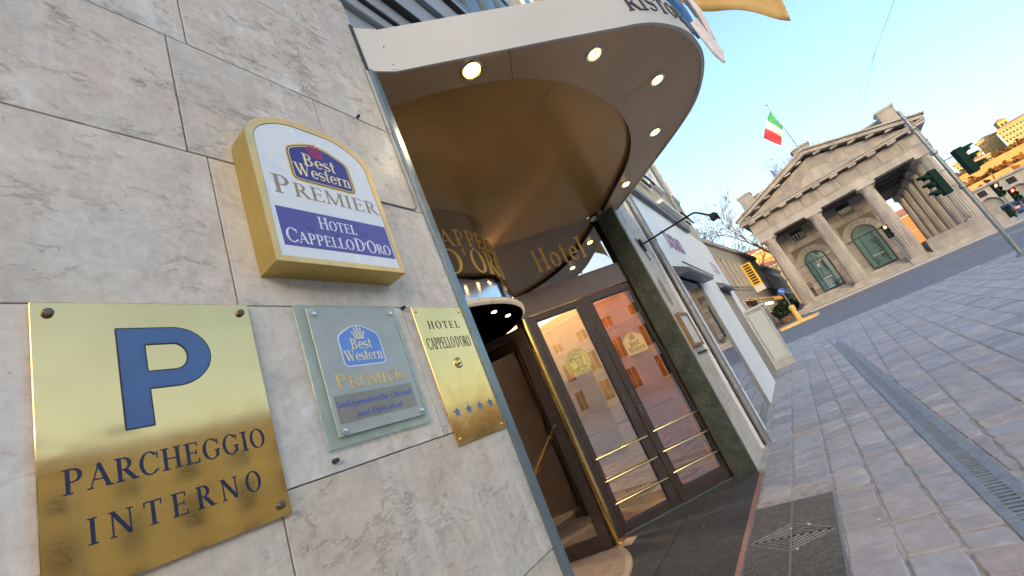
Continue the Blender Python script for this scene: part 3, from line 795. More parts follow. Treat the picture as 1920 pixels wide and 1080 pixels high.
OUT = [(1.552, .0), (1.69, -.087), (2.013, -.426), (2.344, -.772), (2.738, -1.177), (2.93, -1.365), (3.156, -1.504), (3.404, -1.593), (3.709, -1.625), (3.982, -1.585), (4.269, -1.482), (4.50, -1.335), (4.773, -1.06), (5.064, -.725), (5.43, -.30), (5.66, .0)]
INN = [(1.66, .55), (1.80, .22), (2.05, -.12), (2.425, -.477), (2.75, -.661), (3.028, -.76), (3.377, -.829), (3.726, -.846), (4.061, -.804), (4.363, -.71), (4.676, -.537), (4.997, -.264), (5.30, .005), (5.44, .14)]
def spline(pts, per=6, keep=2):
    out = []; n = len(pts)
    for i in range(n - 1):
        p0, p1, p2, p3 = (Vector(pts[max(i - 1, 0)]), Vector(pts[i]), Vector(pts[i + 1]), Vector(pts[min(i + 2, n - 1)]))
        if i < keep: out.append(tuple(p1)); continue
        for k in range(per):
            t = k / per
            out.append(tuple(.5 * ((2 * p1) + (p2 - p0) * t + (2 * p0 - 5 * p1 + 4 * p2 - p3) * t * t + (3 * p1 - p0 - 3 * p2 + p3) * t ** 3)))
    out.append(pts[-1]); return out
def resample(pts, n):
    P = [Vector(p) for p in pts]; d = [0]
    for a, b_ in zip(P, P[1:]): d.append(d[-1] + (b_ - a).length)
    out = []
    for k in range(n):
        s = d[-1] * k / (n - 1); i = max(j for j in range(len(d)) if d[j] <= s + 1e-9); i = min(i, len(P) - 2)
        t = (s - d[i]) / max(1e-9, d[i + 1] - d[i]); out.append(tuple(P[i].lerp(P[i + 1], t)))
    return out
SO = spline(OUT); SI = spline(INN, 6, 0)
canopy = thing('entrance_canopy', 'rounded beige metal canopy with lit downlights over the hotel entrance', 'canopy', (3.6, 0, ZS))
NR = 90; ro_, ri_ = resample(SO, NR), resample(SI, NR)
b = MB()
b.add([(x, y, ZS) for x, y in ro_] + [(x, y, ZS) for x, y in ri_], [(k, k + 1, NR + k + 1, NR + k) for k in range(NR - 1)])
b.add([(1.552, 0, ZS), (1.66, .55, ZS), (1.66, 3.2, ZS), (1.552, 3.2, ZS)], [(0, 1, 2, 3)])
b.build('soffit_rim', 'soffit_bronze', canopy, True)
ZI = ZS + .055
b = MB(); b.add([(x, y, ZI) for x, y in ri_] + [(5.44, 3.2, ZI), (1.66, 3.2, ZI)], [tuple(range(NR + 2))]); b.build('soffit_recess', 'soffit_inner', canopy)
b = MB(); b.add([(x, y, ZS) for x, y in ri_] + [(x, y, ZI) for x, y in ri_], [(k, k + 1, NR + k + 1, NR + k) for k in range(NR - 1)]); b.build('recess_edge', 'clad_dark', canopy, True)
b = MB(); n_ = len(SO)
b.add([(x, y, ZS - .012) for x, y in SO] + [(x, y, ZF) for x, y in SO], [(k, k + 1, n_ + k + 1, n_ + k) for k in range(n_ - 1)])
SOi = [(x + (3.6 - x) * .008, y * .985 + .004) for x, y in SO]
b.add([(x, y, ZS - .012) for x, y in SOi] + [(x, y, ZF - .02) for x, y in SOi], [(k, k + 1, n_ + k + 1, n_ + k) for k in range(n_ - 1)])
b.add([(x, y, ZS - .012) for x, y in SO] + [(x, y, ZS - .012) for x, y in SOi], [(k, k + 1, n_ + k + 1, n_ + k) for k in range(n_ - 1)])
b.build('fascia', 'fascia_metal', canopy, True)
b = MB(); b.add([(x, y, ZF - .004) for x, y in SOi] , [tuple(range(n_))]); b.build('roof_sheet', 'clad_grey', canopy)
MB().box(1.53, 1.552, -.008, .0, ZS - .01, ZF + .01).build('wall_flashing', 'clad_dark', canopy)
for (px, pz) in ((1.665, 3.86), (1.668, 3.71), (1.69, 3.57)):
    MB().lathe([(.005, 0), (.004, .004), (0, .005)], (px, -.09 if pz > 3.8 else -.085, pz), 8, frame=(Vector((.7, -.7, 0)), Z_, Vector((-.7, -.7, 0)))).build('rivet', 'clad_dark', canopy)
for k, (x, y) in enumerate([(2.108, -.359), (2.819, -.981), (3.632, -1.237), (4.412, -.975), (5.098, -.36)]):
    r = .062 if k == 0 else .05
    d = MB().lathe([(r + .016, -.0), (r + .016, -.006), (r, -.008), (r, .0)], (x, y, ZS), 24).build('downlight', 'chrome', canopy, True)
    MB().lathe([(r - .001, -.003), (r * .72, -.004)], (x, y, ZS), 20).build('lamp_reflector', 'lamp_amber', d, True)
    MB().lathe([(r * .72, -.003), (r * .6, -.012), (r * .35, -.017), (0, -.019)], (x, y, ZS), 20).build('lamp_lens', 'lamp_glow_white' if k == 0 else 'lamp_glow', d, True)
    l = bpy.data.lights.new('downlight_light', 'SPOT'); l.energy = 2.5; l.color = (1, .68, .32); l.spot_size = R_(110); l.spot_blend = .8; l.shadow_soft_size = .05
    lo = bpy.data.objects.new('downlight_light', l); COL.objects.link(lo); lo.location = (x, y, ZS - .04)
# seams and screws of the soffit sheets
def seam(p, q, z, wd=.004):
    p, q = Vector(p), Vector(q); e = (q - p).normalized(); n = Vector((-e.y, e.x)) * wd / 2
    MB().add([(p.x + n.x, p.y + n.y, z - .0015), (q.x + n.x, q.y + n.y, z - .0015), (q.x - n.x, q.y - n.y, z - .0015), (p.x - n.x, p.y - n.y, z - .0015)], [(0, 1, 2, 3)]).build('soffit_seam', 'clad_dark', canopy)
seam((2.80, -.70), (2.93, -.39), ZI); seam((4.47, -.66), (4.78, -1.05), ZS); seam((2.43, -.48), (2.20, -.62), ZS); seam((3.55, -.84), (3.53, -1.61), ZS)
for k in range(12):
    t = .1 + k * .072; a, c = ro_[int(t * NR)], ri_[int(t * NR)]
    x = a[0] * .93 + c[0] * .07; y = a[1] * .93 + c[1] * .07
    MB().lathe([(.006, -.001), (.004, -.004), (0, -.005)], (x, y, ZS), 8).build('soffit_screw', 'clad_dark', canopy)
# lettering wrapped round the fascia
ds = [0]
for a, c in zip(SO, SO[1:]): ds.append(ds[-1] + (Vector(c) - Vector(a)).length)
def along(s):
    i = max(j for j in range(len(ds)) if ds[j] <= s + 1e-9); i = min(i, len(SO) - 2); t = (s - ds[i]) / (ds[i + 1] - ds[i])
    a, c = Vector(SO[i]), Vector(SO[i + 1]); e = (c - a).normalized(); return a.lerp(c, t), Vector((e.y, -e.x))
def fascia_warp(u, v, w_):
    p, n = along(u)
    if n.y > 0: n = -n
    q = p + n * w_; return Vector((q.x, q.y, v))
s0 = min(range(len(SO)), key=lambda i: (Vector(SO[i]) - Vector((2.885, -1.32))).length)
text('lettering', 'RISTORANTE', None, ds[s0], ds[s0] + 1.18, 3.645, .16, 'bronze_frame', canopy, .006, warp=fascia_warp, space=.12, lift=.001)

# ================================================================ revolving door
DC = Vector((3.39, 1.97, 0)); DRM = 1.05
rev = thing('revolving_door', 'round revolving door drum with gold lettering, half hidden by the wall', 'door', tuple(DC))
b = MB().lathe([(DRM, 2.745), (DRM, ZI)], tuple(DC), 64); b.build('drum_glass', 'transom_glass', rev, True)
MB().lathe([(DRM - .03, 2.745), (DRM - .03, ZI)], tuple(DC), 48).build('drum_lining', 'bronze_light', rev, True)
MB().lathe([(DRM + .012, 2.56), (DRM + .012, 2.745), (DRM, 2.75)], tuple(DC), 64).build('chrome_band', 'chrome', rev, True)
MB().lathe([(DRM + .012, 2.56), (DRM + .06, 2.555), (DRM + .07, 2.54), (DRM + .07, 2.515), (DRM + .055, 2.505), (DRM + .01, 2.50)], tuple(DC), 64).build('light_ring', 'ring_glow', rev, True)
MB().lathe([(DRM + .04, 2.495), (0, 2.495)], tuple(DC), 64).build('drum_ceiling', 'black_void', rev)
for a in (-112, -88, -66):
    c = DC + Vector((math.cos(R_(a)), math.sin(R_(a)), 0)) * (DRM - .12)
    d = MB().lathe([(.042, 2.494), (.042, 2.487), (.034, 2.486)], (c.x, c.y, 0), 16).build('downlight', 'chrome', rev, True)
    MB().lathe([(.033, 2.49), (.02, 2.482), (0, 2.480)], (c.x, c.y, 0), 14).build('lamp_lens', 'lamp_glow', d, True)
def drum_warp(u, v, w_):
    a = R_(u); r = DRM + w_; return Vector((DC.x + r * math.cos(a), DC.y + r * math.sin(a), v))
text('lettering', 'CAPPELLO', None, -122.5, -57.5, 3.152, .19, 'letter_gold', rev, .004, warp=drum_warp, space=.1, lift=.002)
text('lettering', "D'ORO", None, -116, -64, 2.855, .27, 'letter_gold', rev, .004, warp=drum_warp, space=.12, lift=.002)
mat('ribbed_mat', (.42, .30, .22), .8, 0, .15, 12, .6, 160)
mat('mat_rim', (.50, .37, .28), .5, 0, .1, 6)
MB().lathe([(1.045, .0), (1.045, .010), (0, .010)], tuple(DC), 64).build('floor_mat', 'ribbed_mat', rev)
b = MB()
for k in range(-62, 63):
    yy = k * .017; hw = math.sqrt(max(0, 1.04 ** 2 - yy * yy))
    if hw > .05: b.box(DC.x - hw, DC.x + hw, DC.y + yy - .004, DC.y + yy + .004, .010, .0135)
b.build('mat_rib', 'ribbed_mat', rev)
MB().lathe([(1.045, .004), (1.045, .014), (1.10, .014), (1.105, .004)], tuple(DC), 64).build('floor_rim', 'mat_rim', rev, True)
MB().bbox(4.19, 4.36, 1.10, 1.22, .004, .018, .003).build('post_foot', 'mat_rim', rev)
for s in (1, -1):
    px = DC.x + s * (4.238 - DC.x)
    MB().lathe([(.046, .012), (.046, .03), (.036, .04), (.036, 2.49)], (px, 1.25, 0), 20).build('brass_post', 'brass_tube', rev, True)
    MB().tube([(px + s * .05, 1.33, .0), (px + s * .05, 1.33, 2.5)], .05, 10).build('dark_post', 'bronze_frame', rev)
# wings
W0 = Vector((4.067, 1.799, 0)); WU = Vector((.295, -.955, 0)); WN = Vector((-.955, -.295, 0))
def wing(par, o, U, Wn, s0, s1, handle=True):
    fr = (o, U, Z_, Wn); b = MB()
    b.prism([(s1 - .11, .02), (s1, .02), (s1, 2.42), (s1 - .11, 2.42)], -.025, .025, fr)
    b.prism([(s0, .02), (s0 + .07, .02), (s0 + .07, 2.42), (s0, 2.42)], -.025, .025, fr)
    b.prism([(s0 + .07, .02), (s1 - .11, .02), (s1 - .11, .15), (s0 + .07, .15)], -.024, .024, fr)
    b.prism([(s0 + .07, 2.33), (s1 - .11, 2.33), (s1 - .11, 2.42), (s0 + .07, 2.42)], -.024, .024, fr)
    wg = b.build('wing_frame', 'bronze_frame', par)
    MB().prism([(s0 + .07, .15), (s1 - .11, .15), (s1 - .11, 2.33), (s0 + .07, 2.33)], -.004, .004, fr).build('wing_glass', 'wing_pane', wg)
    if handle:
        p = lambda s, z, w_: o + U * s + Z_ * z + Wn * w_
        MB().tube([p(s1 - .07, 1.278, .026), p(s1 - .07, 1.278, .07), p(s1 - .48, .90, .07), p(s1 - .48, .90, .026)], .013, 8).build('wing_handle', 'brass_tube', wg, True)
wing(rev, W0, WU, WN, -.45, .52)
o2 = Vector((3.2, 2.2, 0)); U2 = Vector((-.95, -.3, 0)).normalized(); wing(rev, o2, U2, Vector((U2.y, -U2.x, 0)), 0, .95, False)
MB().lathe([(.05, .01), (.05, 2.49)], (3.6, 2.75, 0), 12).build('centre_shaft', 'bronze_frame', rev)

# ================================================================ swing doors
DL = Vector((4.523, 1.306, 0)); DU = Vector((.7008, -.7134, 0)).normalized(); DW = Vector((-.7134, -.7008, 0)).normalized()
FD = (DL, DU, Z_, DW)
ed = thing('entrance_doors', 'pair of bronze framed glass doors with brass push rails', 'door', tuple(DL + DU * .73))
def rect(fr, s0, s1, z0, z1, w0, w1, b): return b.prism([(s0, z0), (s1, z0), (s1, z1), (s0, z1)], w0, w1, fr)
b = MB(); rect(FD, -.13, -.012, 0, 2.84, -.04, .03, b); rect(FD, 1.475, 1.50, 0, 2.54, -.04, .03, b); b.build('door_frame', 'bronze_frame', ed)
b = MB(); rect(FD, -.13, 1.50, 2.555, 2.84, -.04, .034, b); b.build('header', 'bronze_light', ed)
b = MB(); rect(FD, -.01, 1.475, .0, .018, -.06, .05, b); b.build('door_sill', 'steel_trim', ed)
b = MB(); rect(FD, -.13, 1.475, 2.84, ZI, -.012, .0, b); tg = b.build('transom_pane', 'transom_glass', ed)
b = MB(); rect(FD, -.13, 1.50, 2.84, ZI, -.06, -.03, b); b.build('transom_back', 'transom_pale_sheen', ed)
b = MB(); rect(FD, 1.478, 1.50, 2.84, ZI, -.02, .03, b); b.build('transom_frame', 'bronze_frame', ed)
text('lettering', 'Hotel', FD, .345, 1.075, 3.06, .315, 'letter_gold', ed, .006, lift=.002, space=.1)
def leaf(s0, s1, g0, g1, gz0, gz1):
    b = MB()
    rect(FD, s0, g0, .02, 2.545, -.03, .025, b); rect(FD, g1, s1, .02, 2.545, -.03, .025, b)
    rect(FD, g0, g1, .02, gz0, -.0295, .0245, b); rect(FD, g0, g1, gz1, 2.545, -.0295, .0245, b)
    lf = b.build('door_leaf', 'bronze_frame', ed, bev=.004)
    b = MB()
    for (a, c, d, e) in ((g0, g1, gz0, gz0 + .012), (g0, g1, gz1 - .012, gz1), (g0, g0 + .012, gz0 + .012, gz1 - .012), (g1 - .012, g1, gz0 + .012, gz1 - .012)): rect(FD, a, c, d, e, -.012, .012, b)
    b.build('gasket', 'logo_black', lf)
    b = MB(); rect(FD, g0 + .001, g1 - .001, gz0 + .001, gz1 - .001, -.003, .003, b); b.build('door_pane', 'door_glass', lf)
    return lf
L1 = leaf(-.008, .727, .048, .612, .10, 2.465); L2 = leaf(.735, 1.472, .822, 1.378, .145, 2.46)
dp = lambda s, z, w_: DL + DU * s + Z_ * z + DW * w_
def rail(par, s0, s1, z, m='brass_bright', w_=.065, r=.0105):
    sg = 1 if w_ > 0 else -1
    MB().tube([dp(s0, z, sg * .02), dp(s0, z, w_), dp(s0 + .004, z, w_), dp(s1 - .004, z, w_), dp(s1, z, w_), dp(s1, z, sg * .02)], r, 8).build('push_rail', m, par, True)
for z in (.779, .538, .305): rail(L1, .022, .685, z)
for z in (.791, .557, .322): rail(L2, .784, 1.444, z)
rail(L1, .06, .60, 1.014, 'chrome', -.07, .014); rail(L2, .83, 1.37, 1.021, 'chrome', -.07, .014)
for lf, ss in ((L1, .66), (L2, .775)):
    for z in (1.24, 1.28, 1.10, 1.06, 1.02):
        MB().lathe([(.006, 0), (.005, .004), (0, .005)], tuple(dp(ss + random.uniform(-.012, .012), z, .025)), 8, frame=(DU, Z_, DW)).build('screw', 'chrome', lf)
# round gold emblem: disc, rim and a bust in a plumed hat in relief
mat('emblem_gold', (.78, .62, .22), .35, .5, .12, 12)
mat('emblem_line', (.14, .09, .03), .6)
em = MB().prism([(.335 + .157 * math.cos(R_(a)), 1.835 + .157 * math.sin(R_(a))) for a in range(0, 360, 8)], .004, .006, FD).build('emblem', 'emblem_gold', L1)
b = MB()
def stroke(b, pts, ws, w0, w1, fr):
    for i in range(len(pts) - 1):
        a, c = Vector(pts[i]), Vector(pts[i + 1]); e = (c - a).normalized(); n = Vector((-e.y, e.x))
        b.prism([tuple(a + n * ws / 2), tuple(c + n * ws / 2), tuple(c - n * ws / 2), tuple(a - n * ws / 2)], w0, w1 + .00003 * (i % 9), fr)
E0 = lambda u, v: (.335 + u * .157, 1.835 + v * .157)
stroke(b, [E0(.72 * math.cos(R_(a)), .72 * math.sin(R_(a))) for a in range(0, 361, 15)], .004, .006, .0066, FD)
stroke(b, [E0(.95 * math.cos(R_(a)), .95 * math.sin(R_(a))) for a in range(0, 361, 15)], .004, .006, .0066, FD)
for pts in ([(-.5, .35), (-.3, .5), (0, .58), (.25, .5), (.35, .32)], [(-.55, .3), (-.2, .28), (.2, .26), (.42, .24)], [(-.5, .38), (-.62, .2), (-.5, .08), (-.4, .2)],
            [(-.16, .22), (-.2, .02), (-.12, -.1), (-.14, -.22), (-.02, -.3)], [(.28, .22), (.3, 0), (.22, -.18), (.28, -.34)], [(-.42, -.52), (-.1, -.36), (.2, -.36), (.46, -.5)], [(-.35, -.58), (0, -.48), (.38, -.56)],
            [(-.05, .12), (.04, .13)], [(.12, .12), (.2, .13)], [(0, .08), (.02, -.04), (.08, -.05)], [(-.02, -.14), (.12, -.14)]):
    stroke(b, [E0(*p) for p in pts], .0085, .006, .0072, FD)
for k in range(40):
    a = R_(-60 - k * 6.4 if k < 38 else 0); r0, r1 = .77, .88
    if k < 38: stroke(b, [E0(r0 * math.cos(a), r0 * math.sin(a)), E0(r1 * math.cos(a + R_(1.5)), r1 * math.sin(a + R_(1.5)))], .005, .006, .0067, FD)
b.build('emblem_relief', 'emblem_line', em)
mat('sticker_gold', (.70, .50, .22), .45, .2, .08)
mat('sticker_ink', (.10, .06, .04), .5)
stk = None
for k, (m_, d) in enumerate((('sticker_gold', 0), ('sticker_ink', .006), ('sticker_gold', .010))):
    q = MB().prism(shrink(shield(1.10, 1.80, .29, .29), d), .004, .0055 + .0006 * k, FD).build('sticker', m_, L2 if k == 0 else stk)
    if k == 0: stk = q
crown(stk, FD, 1.10, 1.845, .09, 'sticker_ink', .0068)
text('lettering', 'Best', FD, 1.03, 1.165, 1.755, .07, 'sticker_ink', stk, .0005, lift=.0068)
text('lettering', 'Western', FD, .985, 1.215, 1.685, .07, 'sticker_ink', stk, .0005, lift=.0068)
# mirrored fixed panel on the hidden side
FL = (Vector((2.257, 1.306, 0)), Vector((-.7008, -.7134, 0)).normalized(), Z_, Vector((.7134, -.7008, 0)).normalized())
sp = thing('side_panel', 'bronze framed glass panel left of the revolving door', 'door', (2.0, 1.0, 0))
b = MB(); rect(FL, 0, .08, 0, ZI, -.03, .03, b); rect(FL, .80, .95, 0, ZI, -.03, .03, b); rect(FL, .08, .80, 0, .12, -.03, .03, b); rect(FL, .08, .80, 2.5, 2.84, -.03, .03, b); b.build('panel_frame', 'bronze_frame', sp)
b = MB(); rect(FL, .08, .80, .12, 2.5, -.004, .004, b); rect(FL, .08, .80, 2.84, ZI, -.004, .004, b); b.build('panel_glass', 'door_glass', sp)

# ================================================================ lobby behind the glass
mat('lobby_floor', (.42, .33, .24), .25, 0, .15, 3)
mat('lobby_wall', (.60, .52, .36), .6, 0, .08, 2)
mat('lobby_wood', (.62, .24, .045), .35, 0, .25, 3, 0, 40, stretch=(1, 1, .2))
mat('lobby_carpet', (.22, .055, .03), .9, 0, .2, 9, .4, 120)
lob = struct(thing('lobby', 'warm hotel lobby behind the glass doors', None, (4, 3, 0)))
MB().add([(1.58, 1.2, .001), (5.56, .26, .001), (5.56, 6.98, .001), (1.58, 6.98, .001)], [(0, 1, 2, 3)]).build('lobby_floor', 'lobby_floor', lob)
MB().box(1.56, 5.56, 6.9, 6.98, 0, 3.7).build('lobby_back_wall', 'lobby_wall', lob)
MB().box(5.5, 5.56, .34, 6.9, 0, 3.7).build('lobby_side_wall', 'lobby_wall', lob)
MB().box(5.44, 5.495, .36, 1.0, .02, 2.7).build('wood_panel', 'lobby_wood', lob)
b = MB(); rect(FD, .02, .66, .62, 1.72, -.62, -.58, b); b.build('cream_panel', 'lobby_wall', lob)
MB().box(1.56, 1.62, 1.4, 6.9, 0, 3.7).build('lobby_side_wall', 'bronze_light', lob)
MB().box(1.62, 5.5, 1.2, 6.9, 3.66, 3.7).build('lobby_ceiling', 'lobby_wall', lob)
MB().add([(2.6, 2.2, .006), (4.9, 1.0, .006), (5.45, 1.8, .006), (4.6, 6.5, .006), (2.8, 6.5, .006)], [(0, 1, 2, 3, 4)]).build('lobby_carpet', 'lobby_carpet', lob)
desk = thing('reception_desk', 'wooden reception desk seen dimly through the glass doors', 'desk', (4.0, 5.4, 0))
MB().bbox(2.9, 5.0, 5.1, 5.6, 0, 1.05, .01).build('desk_body', 'lobby_wood', desk); MB().bbox(2.85, 5.05, 5.0, 5.65, 1.05, 1.1, .008).build('desk_top', 'lobby_floor', desk)
for k, (x, y) in enumerate(((4.9, 2.6), (3.9, 4.4), (5.12, 1.2))):  # third lamp is added to brighten the wood panel by the doors
    lt = thing('lobby_lamp', ['round warm ceiling lamp in the middle of the lobby', 'round warm ceiling lamp over the reception desk inside', 'added warm ceiling lamp lighting the wood panel behind the right swing door'][k], 'lamp', (x, y, 3.66), 'lobby ceiling lamps')
    q = .2 if k < 2 else .12
    MB().lathe([(q, 3.66), (q, 3.62)], (x, y, 0), 20).build('lamp_rim', 'chrome', lt)
    MB().lathe([(q * .95, 3.619), (q * .75, 3.60), (0, 3.59)], (x, y, 0), 20).build('lamp_diffuser', 'lamp_glow_white', lt, True)
    l = bpy.data.lights.new('lobby_light', 'POINT'); l.energy = 42 if k < 2 else 46; l.color = (1, .84, .60) if k < 2 else (1, .66, .34); l.shadow_soft_size = .18
    lo = bpy.data.objects.new('lobby_light', l); COL.objects.link(lo); lo.location = (x, y, 3.4)
# ================================================================ shop building next to the hotel
FONT['U'] = (.94, Gl().stem(.18, .3, 1, FT, False, True).stem(.76, .3, 1, Ft * 1.3, False, True).arc(.47, .32, .37, .33, 180, 360, FT, Ft).p)
mat('panel_white', (.84, .85, .86), .45, 0, .05, 1.5, .04, 30, .05)
mat('panel_joint', (.16, .17, .18), .7)
mat('pipe_grey', (.25, .26, .27), .45, .5, .12, 6)
mat('hood_grey', (.14, .15, .17), .5, .3, .1, 5)
mat('shop_purple', (.24, .17, .32), .5)
mat('shop_lilac', (.42, .38, .50), .5)
mat('wood_frame', (.22, .13, .06), .5, 0, .3, 8)
mat('paper', (.62, .60, .56), .7, 0, .1, 20)
mat('iron_black', (.02, .022, .024), .5, .4, .2, 10)
mat('cabinet_grey', (.50, .54, .53), .5, 0, .04, 2)
mat('shop_inside', (.22, .21, .19), .9, 0, .2, 3)
shop = thing('shop_building', 'white panelled shop front with beige upper wall next to the hotel', 'building', (10.6, 0, 0))
SX0, SX1 = 6.3, 14.95
MB().box(SX0, SX1, .42, 14, 0, 13.0).build('core_wall', 'shop_inside', shop)
MB().box(SX0 + .002, SX1 + .02, .03, .42, 4.36, 13.0).box(SX1 - .4, SX1 + .02, .42, 14.02, 0, 13.0).build('upper_wall', 'render_beige', shop)
MB().bbox(SX0 - .05, SX1 + .35, -.3, 14.3, 13.0, 13.4, .05).build('roof_cornice', 'render_beige', shop)
def wpanel(x0, x1, z0, z1, y0=.0, y1=.42, m='panel_white'):
    return MB().bbox(x0 + .003, x1 - .003, y0, y1, z0 + .003, z1 - .003, .004).build('white_panel', m, shop)
for x0, x1 in ((6.78, 7.38), (9.2, 10.3), (10.3, 11.75), (13.7, 14.95)):
    wpanel(x0, x1, .0, 2.78)
for x0, x1, z0, z1 in ((6.45, 7.8, 2.78, 4.36), (7.8, 10.3, 2.78, 4.36), (10.3, 12.7, 2.78, 4.36), (12.7, 14.95, 2.78, 4.36)):
    wpanel(x0, x1, z0, z1)
def shopwin(x0, x1, z1, y=.035, bars=0):
    w_ = MB().box(x0, x1, y, y + .012, .04, z1).build('shop_window', 'shop_glass', shop)
    f = MB().box(x0, x0 + .05, y - .03, y + .03, 0, z1).box(x1 - .05, x1, y - .03, y + .03, 0, z1).box(x0 + .05, x1 - .05, y - .03, y + .03, 0, .06).box(x0 + .05, x1 - .05, y - .03, y + .03, z1 - .06, z1)
    for k in range(bars): xx = x0 + (x1 - x0) * (k + 1) / (bars + 1); f.box(xx - .02, xx + .02, y - .028, y + .028, .06, z1 - .06)
    f.build('window_frame', 'pipe_grey', w_)
shopwin(7.38, 9.2, 2.78); shopwin(11.75, 13.7, 2.78, .04, 3)
b = MB(); b.add([(7.3, .0, 2.80), (9.6, .0, 2.80), (9.6, -.22, 2.66), (7.3, -.22, 2.66), (7.3, .0, 2.62), (9.6, .0, 2.62), (9.6, -.22, 2.60), (7.3, -.22, 2.60)], [(0, 1, 2, 3), (4, 5, 6, 7), (0, 1, 5, 4), (1, 2, 6, 5), (2, 3, 7, 6), (3, 0, 4, 7)]); b.build('awning_box', 'hood_grey', shop)
MB().tube([(7.1, -.2, 2.74), (10.0, -.2, 2.72)], .012, 6).build('awning_rod', 'iron_black', shop)
b = MB(); b.add([(11.7, 0, 2.8), (13.75, 0, 2.8), (13.75, -.15, 2.68), (11.7, -.15, 2.68), (11.7, 0, 2.62), (13.75, 0, 2.62), (13.75, -.15, 2.6), (11.7, -.15, 2.6)], [(0, 1, 2, 3), (4, 5, 6, 7), (0, 1, 5, 4), (1, 2, 6, 5), (2, 3, 7, 6), (3, 0, 4, 7)]); b.build('awning_box', 'hood_grey', shop)
text('lettering', 'UOMO', wall_frame(0, -.001, 0), 8.15, 9.55, 3.30, .36, 'shop_purple', shop, .012, space=.05)
text('lettering', 'UOMO', wall_frame(0, -.001, 0), 12.85, 13.9, 3.18, .34, 'shop_lilac', shop, .012, space=.05)
MB().box(6.3, 12.0, -.09, .02, 4.30, 4.40).build('gutter_rail', 'hood_grey', shop)
MB().bbox(9.9, 12.4, -.12, .02, 4.72, 4.80, .01).build('white_ledge', 'panel_white', shop)
MB().tube([(12.4, -.06, 5.0), (12.4, -.06, 12.9)], .055, 10).build('rain_pipe', 'pipe_grey', shop, True)
for (xa, xb, zz) in ((9.0, 9.9, 5.15), (12.0, 13.6, 4.86)):
    MB().box(xa, xb, -.16, -.12, zz, zz + .05).box(xa, xb, -.06, -.02, zz, zz + .05).box(xa + .1, xa + .14, -.12, .03, zz, zz + .05).build('iron_bracket', 'iron_black', shop)
for (x0, z0) in ((7.6, 5.6), (10.6, 5.6), (7.6, 9.2), (10.6, 9.2), (13.1, 9.2), (13.1, 5.9)):
    wn = MB().box(x0, x0 + 1.1, -.005, .028, z0, z0 + 1.9).build('window', 'dark_window', shop)
    MB().box(x0 - .1, x0, -.04, .028, z0 - .1, z0 + 2.0).box(x0 + 1.1, x0 + 1.2, -.04, .028, z0 - .1, z0 + 2.0).box(x0, x0 + 1.1, -.04, .028, z0 + 1.9, z0 + 2.0).box(x0, x0 + 1.1, -.08, .028, z0 - .1, z0).build('window_frame', 'panel_white', wn)

# downpipe on the joint between the two buildings
dpipe = thing('downpipe', 'grey metal downpipe between marble pier and white shop panels', 'pipe', (6.5, -.05, 0))
MB().tube([(6.55, -.055, .02), (6.55, -.055, 4.3)], .055, 12).build('pipe', 'pipe_grey', dpipe, True)
for z in (.75, 2.05, 3.1): MB().lathe([(.062, z), (.066, z + .01), (.066, z + .05), (.062, z + .06)], (6.55, -.055, 0), 12).build('pipe_collar', 'pipe_grey', dpipe, True)
MB().bbox(6.36, 6.44, -.02, .03, .0, 4.3, .004).build('cover_strip', 'panel_white', dpipe)

# menu case
mc = thing('menu_case', 'narrow wooden framed menu case hung on the marble pier', 'display case', (5.9, 0, 1.68))
b = MB(); b.box(5.62, 5.66, -.05, 0, 1.46, 1.92).box(6.12, 6.16, -.05, 0, 1.46, 1.92).box(5.66, 6.12, -.05, 0, 1.46, 1.50).box(5.66, 6.12, -.05, 0, 1.88, 1.92); b.build('case_frame', 'wood_frame', mc, bev=.003)
MB().box(5.66, 6.12, -.035, -.001, 1.50, 1.88).build('menu_sheet', 'paper', mc)
MB().box(5.75, 6.3, -.02, -.001, 1.36, 1.39).build('case_bracket', 'iron_black', mc)

# black lamp on a bracket
wl = thing('wall_lamp', 'black spotlight on a long bent arm above the menu case', 'lamp', (5.95, 0, 3.0))
MB().bbox(5.90, 6.0, -.03, 0, 2.90, 3.08, .005).build('wall_bracket', 'iron_black', wl)
MB().tube([(5.95, -.03, 3.0), (5.95, -.76, 3.01), (5.95, -.80, 3.0), (5.95, -.93, 2.87)], .0135, 8).build('arm', 'iron_black', wl, True)
MB().bbox(5.89, 6.01, -1.0, -.915, 2.785, 2.87, .01).build('lamp_head', 'iron_black', wl)
MB().box(5.87, 6.03, -1.015, -.995, 2.775, 2.84).build('lamp_visor', 'iron_black', wl)
MB().tube([(5.90, -.012, 2.95), (5.82, -.012, 2.93), (5.78, -.012, 3.05), (5.74, -.012, 3.07)], .005, 6).tube([(5.92, -.012, 2.90), (5.9, -.012, 2.82), (5.94, -.012, 2.74), (5.97, -.012, 2.78)], .005, 6).build('lamp_cable', 'iron_black', wl)

# white cabinet at the corner
cb = thing('street_cabinet', 'pale grey utility cabinet standing at the shop corner', 'cabinet', (14.1, -.24, 0))
z0 = zg(14.1)
MB().bbox(13.84, 14.36, -.50, -.004, z0 - .05, z0 + .17, .01).build('plinth', 'kerb_granite', cb)
MB().bbox(13.87, 14.33, -.48, -.006, z0 + .17, z0 + 1.66, .01).build('cabinet_body', 'cabinet_grey', cb)
MB().bbox(13.81, 14.39, -.53, -.002, z0 + 1.66, z0 + 1.74, .015).build('cabinet_lid', 'cabinet_grey', cb)
MB().bbox(13.852, 13.87, -.44, -.05, z0 + .24, z0 + 1.60, .004).build('door_panel', 'cabinet_grey', cb)
b = MB(); b.box(13.858, 13.872, -.453, -.441, z0 + .225, z0 + 1.615).box(13.858, 13.872, -.049, -.037, z0 + .225, z0 + 1.615).box(13.858, 13.872, -.441, -.049, z0 + 1.601, z0 + 1.615); b.build('door_gap', 'panel_joint', cb)

